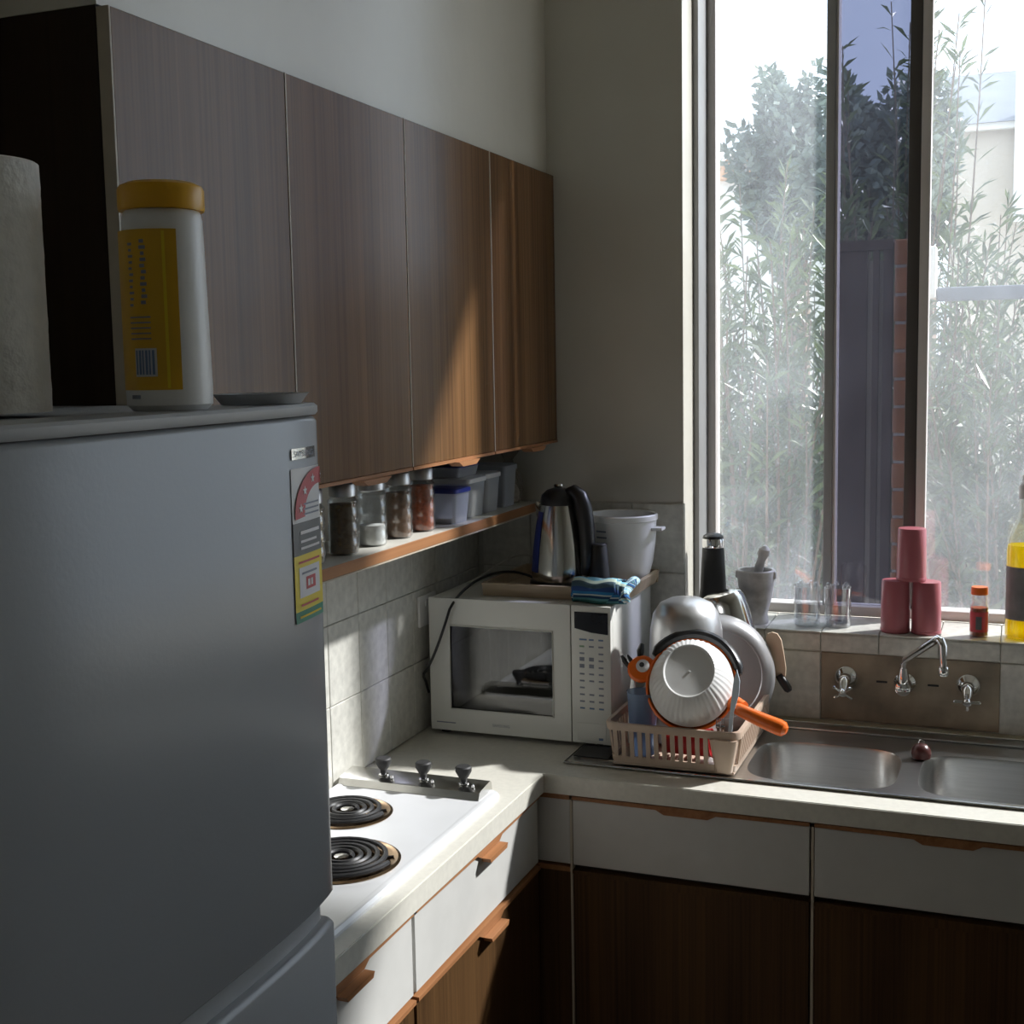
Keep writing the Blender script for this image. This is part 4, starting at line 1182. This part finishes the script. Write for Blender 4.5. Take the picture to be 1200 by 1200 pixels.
# handle to the right
B().tube([pl(.090, -.030, .002), pl(.103, -.036, .008), pl(.116, -.042, .016)], [.018, .016, .0125], 14).obj('handle_root', 'orange', op)
hh = [Vector((.770, -.455, 1.042)), Vector((.800, -.478, 1.038)), Vector((.835, -.492, 1.030)), Vector((.862, -.498, 1.023)), Vector((.872, -.500, 1.020)), Vector((.878, -.501, 1.018))]
B().tube(hh, [.0125, .014, .0155, .0165, .015, .008], 14).obj('handle', 'orange', op)

# aluminium pot upside down behind
ac = Vector((.619, -.275, RZ0 + .0105))
ap = thing('aluminium_pot', 'satin aluminium pot upside down behind the white bowl', 'pot', ac)
B().lathe([(.083, 0), (.085, .003), (.083, .006), (.081, .20), (.0795, .245), (.072, .281), (.058, .303), (.035, .314), (.001, .317)], ac, 56).obj('body', 'alu', ap)
B().lathe([(.079, .0), (.079, .18), (.001, .185)], ac + Vector((0, 0, .0005)), 40, cap0=False).obj('inside', 'alu', ap)
# small saucepan leaning behind, tilted to the right
sp_ax = Vector((-.28, .0, .96)).normalized()
sc_ = Vector((.715, -.088, 1.014))
spn = thing('steel_saucepan', 'shiny steel saucepan base leaning behind the aluminium pot', 'saucepan', sc_)
B().lathe([(.054, 0), (.055, .004), (.054, .165), (.0525, .193), (.046, .205), (.034, .210), (.001, .212)], sc_, 44, axis=sp_ax).obj('body', 'steel_v', spn)
B().lathe([(.0552, -.004), (.058, -.001), (.0552, .003)], sc_, 44, axis=sp_ax, cap0=False, cap1=False).obj('lip', 'steel_v', spn)
# grey frying pan standing upright, underside outwards
pa = Vector((.42, -.88, .20)).normalized(); pc = Vector((.676, -.205, 1.046))
fp = thing('grey_frying_pan', 'large grey frying pan standing upright at the back of the rack', 'frying pan', pc)
B().lathe([(.136, -.030), (.139, -.028), (.136, -.018), (.122, .0), (.110, .006), (.100, .006), (.098, .004), (.001, .004)], pc, 64, axis=pa, cap0=False).obj('pan', 'greypan', fp)
B().lathe([(.134, -.029), (.118, -.004), (.001, -.002)], pc, 56, axis=pa, cap0=False).obj('cooking_face', 'blackm', fp)
# wooden spatula with black handle
ws = thing('wooden_spatula', 'pale wooden spatula with black handle beside the grey pan', 'spatula', (.79, -.11, 1.0))
b = B(); pts = [(.766, 1.118), (.770, 1.128), (.780, 1.132), (.792, 1.129), (.801, 1.115), (.807, 1.085), (.812, 1.050), (.811, 1.030), (.800, 1.020), (.786, 1.03), (.775, 1.07)]
b.prism(pts, 'y', -.112, -.106); b.obj('blade', 'paddle', ws)
B().tube([(.796, -.109, 1.032), (.806, -.112, 1.018), (.818, -.116, 1.003), (.822, -.118, .998)], [.009, .010, .010, .006], 12).obj('handle', 'black', ws)
B().tube([(.790, -.109, 1.03), (.775, -.122, .99), (.757, -.128, .945), (.748, -.13, .921)], [.004, .004, .004, .003], 8).obj('stem', 'paddle', ws)
# pale blue spreader in the cutlery cup
kn = thing('blue_spreader', 'pale blue plastic spreader standing in the cutlery cup', 'spreader', (.755, -.470, .93))
b = B(); b.prism([(.748, .93), (.756, .93), (.766, 1.04), (.776, 1.075), (.778, 1.105), (.772, 1.128), (.766, 1.108), (.760, 1.06)], 'y', -.473, -.4695); b.obj('blade', 'bladeblue', kn)
for k, (x, lab) in enumerate(((.734, 'steel fork in the cutlery cup nearest the white bowl'), (.744, 'steel fork in the cutlery cup beside the blue spreader'))):
    f_ = thing('steel_fork', lab, 'fork', (x, -.468, .92), 'forks in the cutlery cup')
    B().tube([(x, -.468, .918), (x, -.469, .97), (x - .001, -.471, 1.002)], [.0022, .0025, .003], 8).obj('stem', 'steel_v', f_)
    B().box(x - .0055, x + .0035, -.4725, -.470, 1.002, 1.010).obj('neck', 'steel_v', f_)
    for q in range(3):
        B().box(x - .0052 + q * .0032, x - .0036 + q * .0032, -.472, -.4705, 1.0102, 1.024).obj('tine', 'steel_v', f_)
# pale blue tumbler, steel funnel and black scissors at the left
bt = thing('blue_tumbler', 'pale blue translucent tumbler at the left of the rack', 'tumbler', (.562, -.435, RZ0 + .011))
B().lathe([(.024, 0), (.025, .002), (.033, .135), (.0345, .137), (.0325, .137), (.0235, .004), (.001, .003)], (.560, -.425, RZ0 + .0105), 32).obj('wall', 'bluecup', bt)
fn_ = thing('kitchen_knife', 'grey steel knife blade leaning beside the microwave', 'knife', (.522, -.38, .93))
b = B(); b.prism([(.519, .93), (.541, .93), (.541, 1.00), (.536, 1.06), (.529, 1.085), (.522, 1.03)], 'y', -.400, -.3975); b.obj('blade', 'steel', fn_)
B().prism([(.516, 1.126), (.524, 1.116), (.534, 1.090), (.530, 1.0855), (.5285, 1.085), (.522, 1.104)], 'y', -.401, -.396).obj('bolster', 'steel_v', fn_)
scz = thing('scissors', 'black handled scissors poking up beside the blue tumbler', 'scissors', (0.521, -.42, .93))
B().tube([(0.528, -.385, .925), (0.532, -.388, 1.02), (0.529, -.39, 1.085)], [.003, .004, .005], 8).obj('blade', 'steel_v', scz)
B().tube([(0.537, -.392, 1.087), (0.527, -.395, 1.098), (0.513, -.398, 1.112), (0.507, -.40, 1.124)], [.007, .0075, .006, .003], 10).obj('handle', 'black', scz)
B().tube([(0.546, -.392, 1.090), (0.538, -.395, 1.103), (0.527, -.398, 1.114), (0.520, -.40, 1.126)], [.006, .0065, .005, .002], 10).obj('handle', 'black', scz)
# red cup lying on the rack floor, seen through the slots
rc = thing('red_cup', 'red plastic cup lying on the rack floor behind the slots', 'cup', (.70, -.44, RZ0 + .011))
B().lathe([(.022, -.05), (.030, .045), (.031, .047), (.029, .047), (.021, -.046), (.001, -.046)], (.662, -.418, RZ0 + .0425), 32, axis=(1, 0, .08)).obj('wall', 'red', rc)

# ------------------------------------------------------------------ things on the window sill
gz = SILL + .0006
gr = thing('pepper_grinder', 'tall black grinder with steel collar by the window jamb', 'grinder', (.607, .055, gz))
B().lathe([(.034, 0), (.036, .004), (.035, .05), (.0315, .082), (.031, .10), (.0265, .178), (.025, .1805)], (.607, .055, gz), 36).obj('body', 'blackm', gr)
B().lathe([(.0262, .181), (.0268, .183), (.0268, .201), (.026, .203)], (.607, .055, gz), 36).obj('collar', 'chrome', gr)
B().lathe([(.0255, .2032), (.024, .209), (.016, .215), (.001, .217)], (.607, .055, gz), 36).obj('cap', 'black', gr)

mo = thing('marble_mortar', 'grey marble mortar standing on the window sill', 'mortar', (.712, .055, gz))
B().lathe([(.029, 0), (.031, .004), (.030, .012), (.028, .022), (.031, .035), (.039, .065), (.043, .095), (.045, .122), (.046, .128), (.044, .131), (.039, .130), (.036, .10), (.025, .05), (.001, .04)], (.712, .055, gz), 44).obj('bowl', 'marble', mo)
for s_ in (-1, 1):
    B().box(.712 + s_ * .0435 - .006, .712 + s_ * .0435 + .006, .047, .063, gz + .108, gz + .128, bev=.004).obj('lug', 'marble', mo)
pe = thing('marble_pestle', 'grey marble pestle leaning in the mortar', 'pestle', (.715, .055, gz + .045))
B().tube([(.703, .060, gz + .060), (.708, .058, gz + .085), (.718, .054, gz + .130), (.727, .051, gz + .158), (.731, .050, gz + .170), (.734, .049, gz + .182), (.736, .048, gz + .190)], [.013, .015, .0115, .010, .0145, .0135, .005], 16).obj('shaft', 'marble', pe)

def tumbler(label, x, y):
    t = thing('glass_tumbler', label, 'glass', (x, y, gz), 'clear glasses on the sill')
    def facet(r, a, k): return r * (1 + (.02 if k in (2, 3, 4) else 0) * math.cos(a * 10))
    B().lathe([(.028, 0), (.030, .002), (.0305, .02), (.031, .05), (.032, .078), (.0325, .094), (.0315, .095), (.030, .078), (.028, .016), (.001, .013)], (x, y, gz), 60, fn=facet).obj('wall', 'glass', t)
    B().lathe([(.027, .0025), (.027, .010), (.001, .0105)], (x, y, gz), 40).obj('thick_base', 'glass', t)
    for k in range(5):
        a = k * 1.256 + x * 9
        B().lathe([(.005, 0), (.0065, .003), (.005, .008), (.001, .010)], (x + .022 * math.cos(a), y + .022 * math.sin(a), gz + .095), 10).obj('rim_bead', 'glass', t)
    return t
tumbler('clear glass beside the marble mortar', .833, .065)
tumbler('clear glass next to the window mullion', .905, .065)

cupz = .122
def cup(label, x, y, z):
    t = thing('pink_tumbler', label, 'cup', (x, y, z), 'pink tumblers on the sill')
    B().lathe([(.0325, 0), (.033, .002), (.0325, .06), (.0315, cupz - .004), (.030, cupz - .0008), (.028, cupz - .0005), (.001, cupz - .002)], (x, y, z), 44).obj('wall', 'pink', t)
    B().lathe([(.0332, .001), (.0338, .003), (.0338, .007), (.0330, .009)], (x, y, z), 44, cap0=False, cap1=False).obj('lip', 'pink', t)
    return t
cup('upside down pink tumbler, lower left of the stack of three', 1.0385, .045, gz)
cup('upside down pink tumbler, lower right of the stack of three', 1.1075, .045, gz)
cup('pink tumbler balanced on top of the other two', 1.073, .045, gz + cupz + .0004)

sb = thing('spice_bottle', 'small spice bottle with red cap beside the pink tumblers', 'bottle', (1.222, .045, gz))
B().lathe([(.019, 0), (.0205, .002), (.0205, .070), (.018, .076), (.0175, .096)], (1.222, .045, gz), 28, cap1=False).obj('glass', 'jar_glass', sb)
B().lathe([(.0185, .0965), (.0185, .110), (.0175, .1135), (.001, .114)], (1.222, .045, gz), 28).obj('cap', 'orange', sb)
B().lathe([(.0185, .003), (.0185, .066), (.001, .067)], (1.222, .045, gz), 24).obj('contents', 'spice_red', sb)
b = B(); 
for i in range(10):
    a0 = math.radians(200 + i * 14); a1 = math.radians(214 + i * 14)
    b.quad(*[(1.222 + .0208 * math.cos(a), .045 + .0208 * math.sin(a), gz + z) for a, z in ((a0, .012), (a1, .012), (a1, .058), (a0, .058))])
lbx = b.obj('label', 'redlab', sb)
b = B()
for i in range(4):
    a0 = math.radians(252 + i * 9); a1 = math.radians(261 + i * 9)
    b.quad(*[(1.222 + .0212 * math.cos(a), .045 + .0212 * math.sin(a), gz + z) for a, z in ((a0, .018), (a1, .018), (a1, .048), (a0, .048))])
b.obj('label_panel', 'greylab', lbx)

ob = thing('oil_bottle', 'clear bottle of yellow oil at the right end of the sill', 'bottle', (1.316, .055, gz))
oc_ = (1.316, .055, gz)
B().lathe([(.036, 0), (.040, .004), (.040, .20), (.038, .225), (.028, .255), (.017, .275), (.014, .29), (.014, .315)], oc_, 40, cap1=False).obj('glass', 'oil_glass', ob)
B().lathe([(.036, .003), (.0385, .006), (.0385, .195), (.036, .212), (.001, .213)], oc_, 36).obj('oil', 'oil', ob)
B().lathe([(.016, .3155), (.016, .345), (.014, .349), (.010, .352), (.009, .37), (.001, .372)], oc_, 28).obj('cap', 'white', ob)
b = B()
for i in range(16):
    a0 = math.radians(196 + i * 9); a1 = math.radians(205 + i * 9)
    b.quad(*[(oc_[0] + .0405 * math.cos(a), oc_[1] + .0405 * math.sin(a), gz + z) for a, z in ((a0, .045), (a1, .045), (a1, .165), (a0, .165))])
b.obj('label', 'bottle_label', ob)
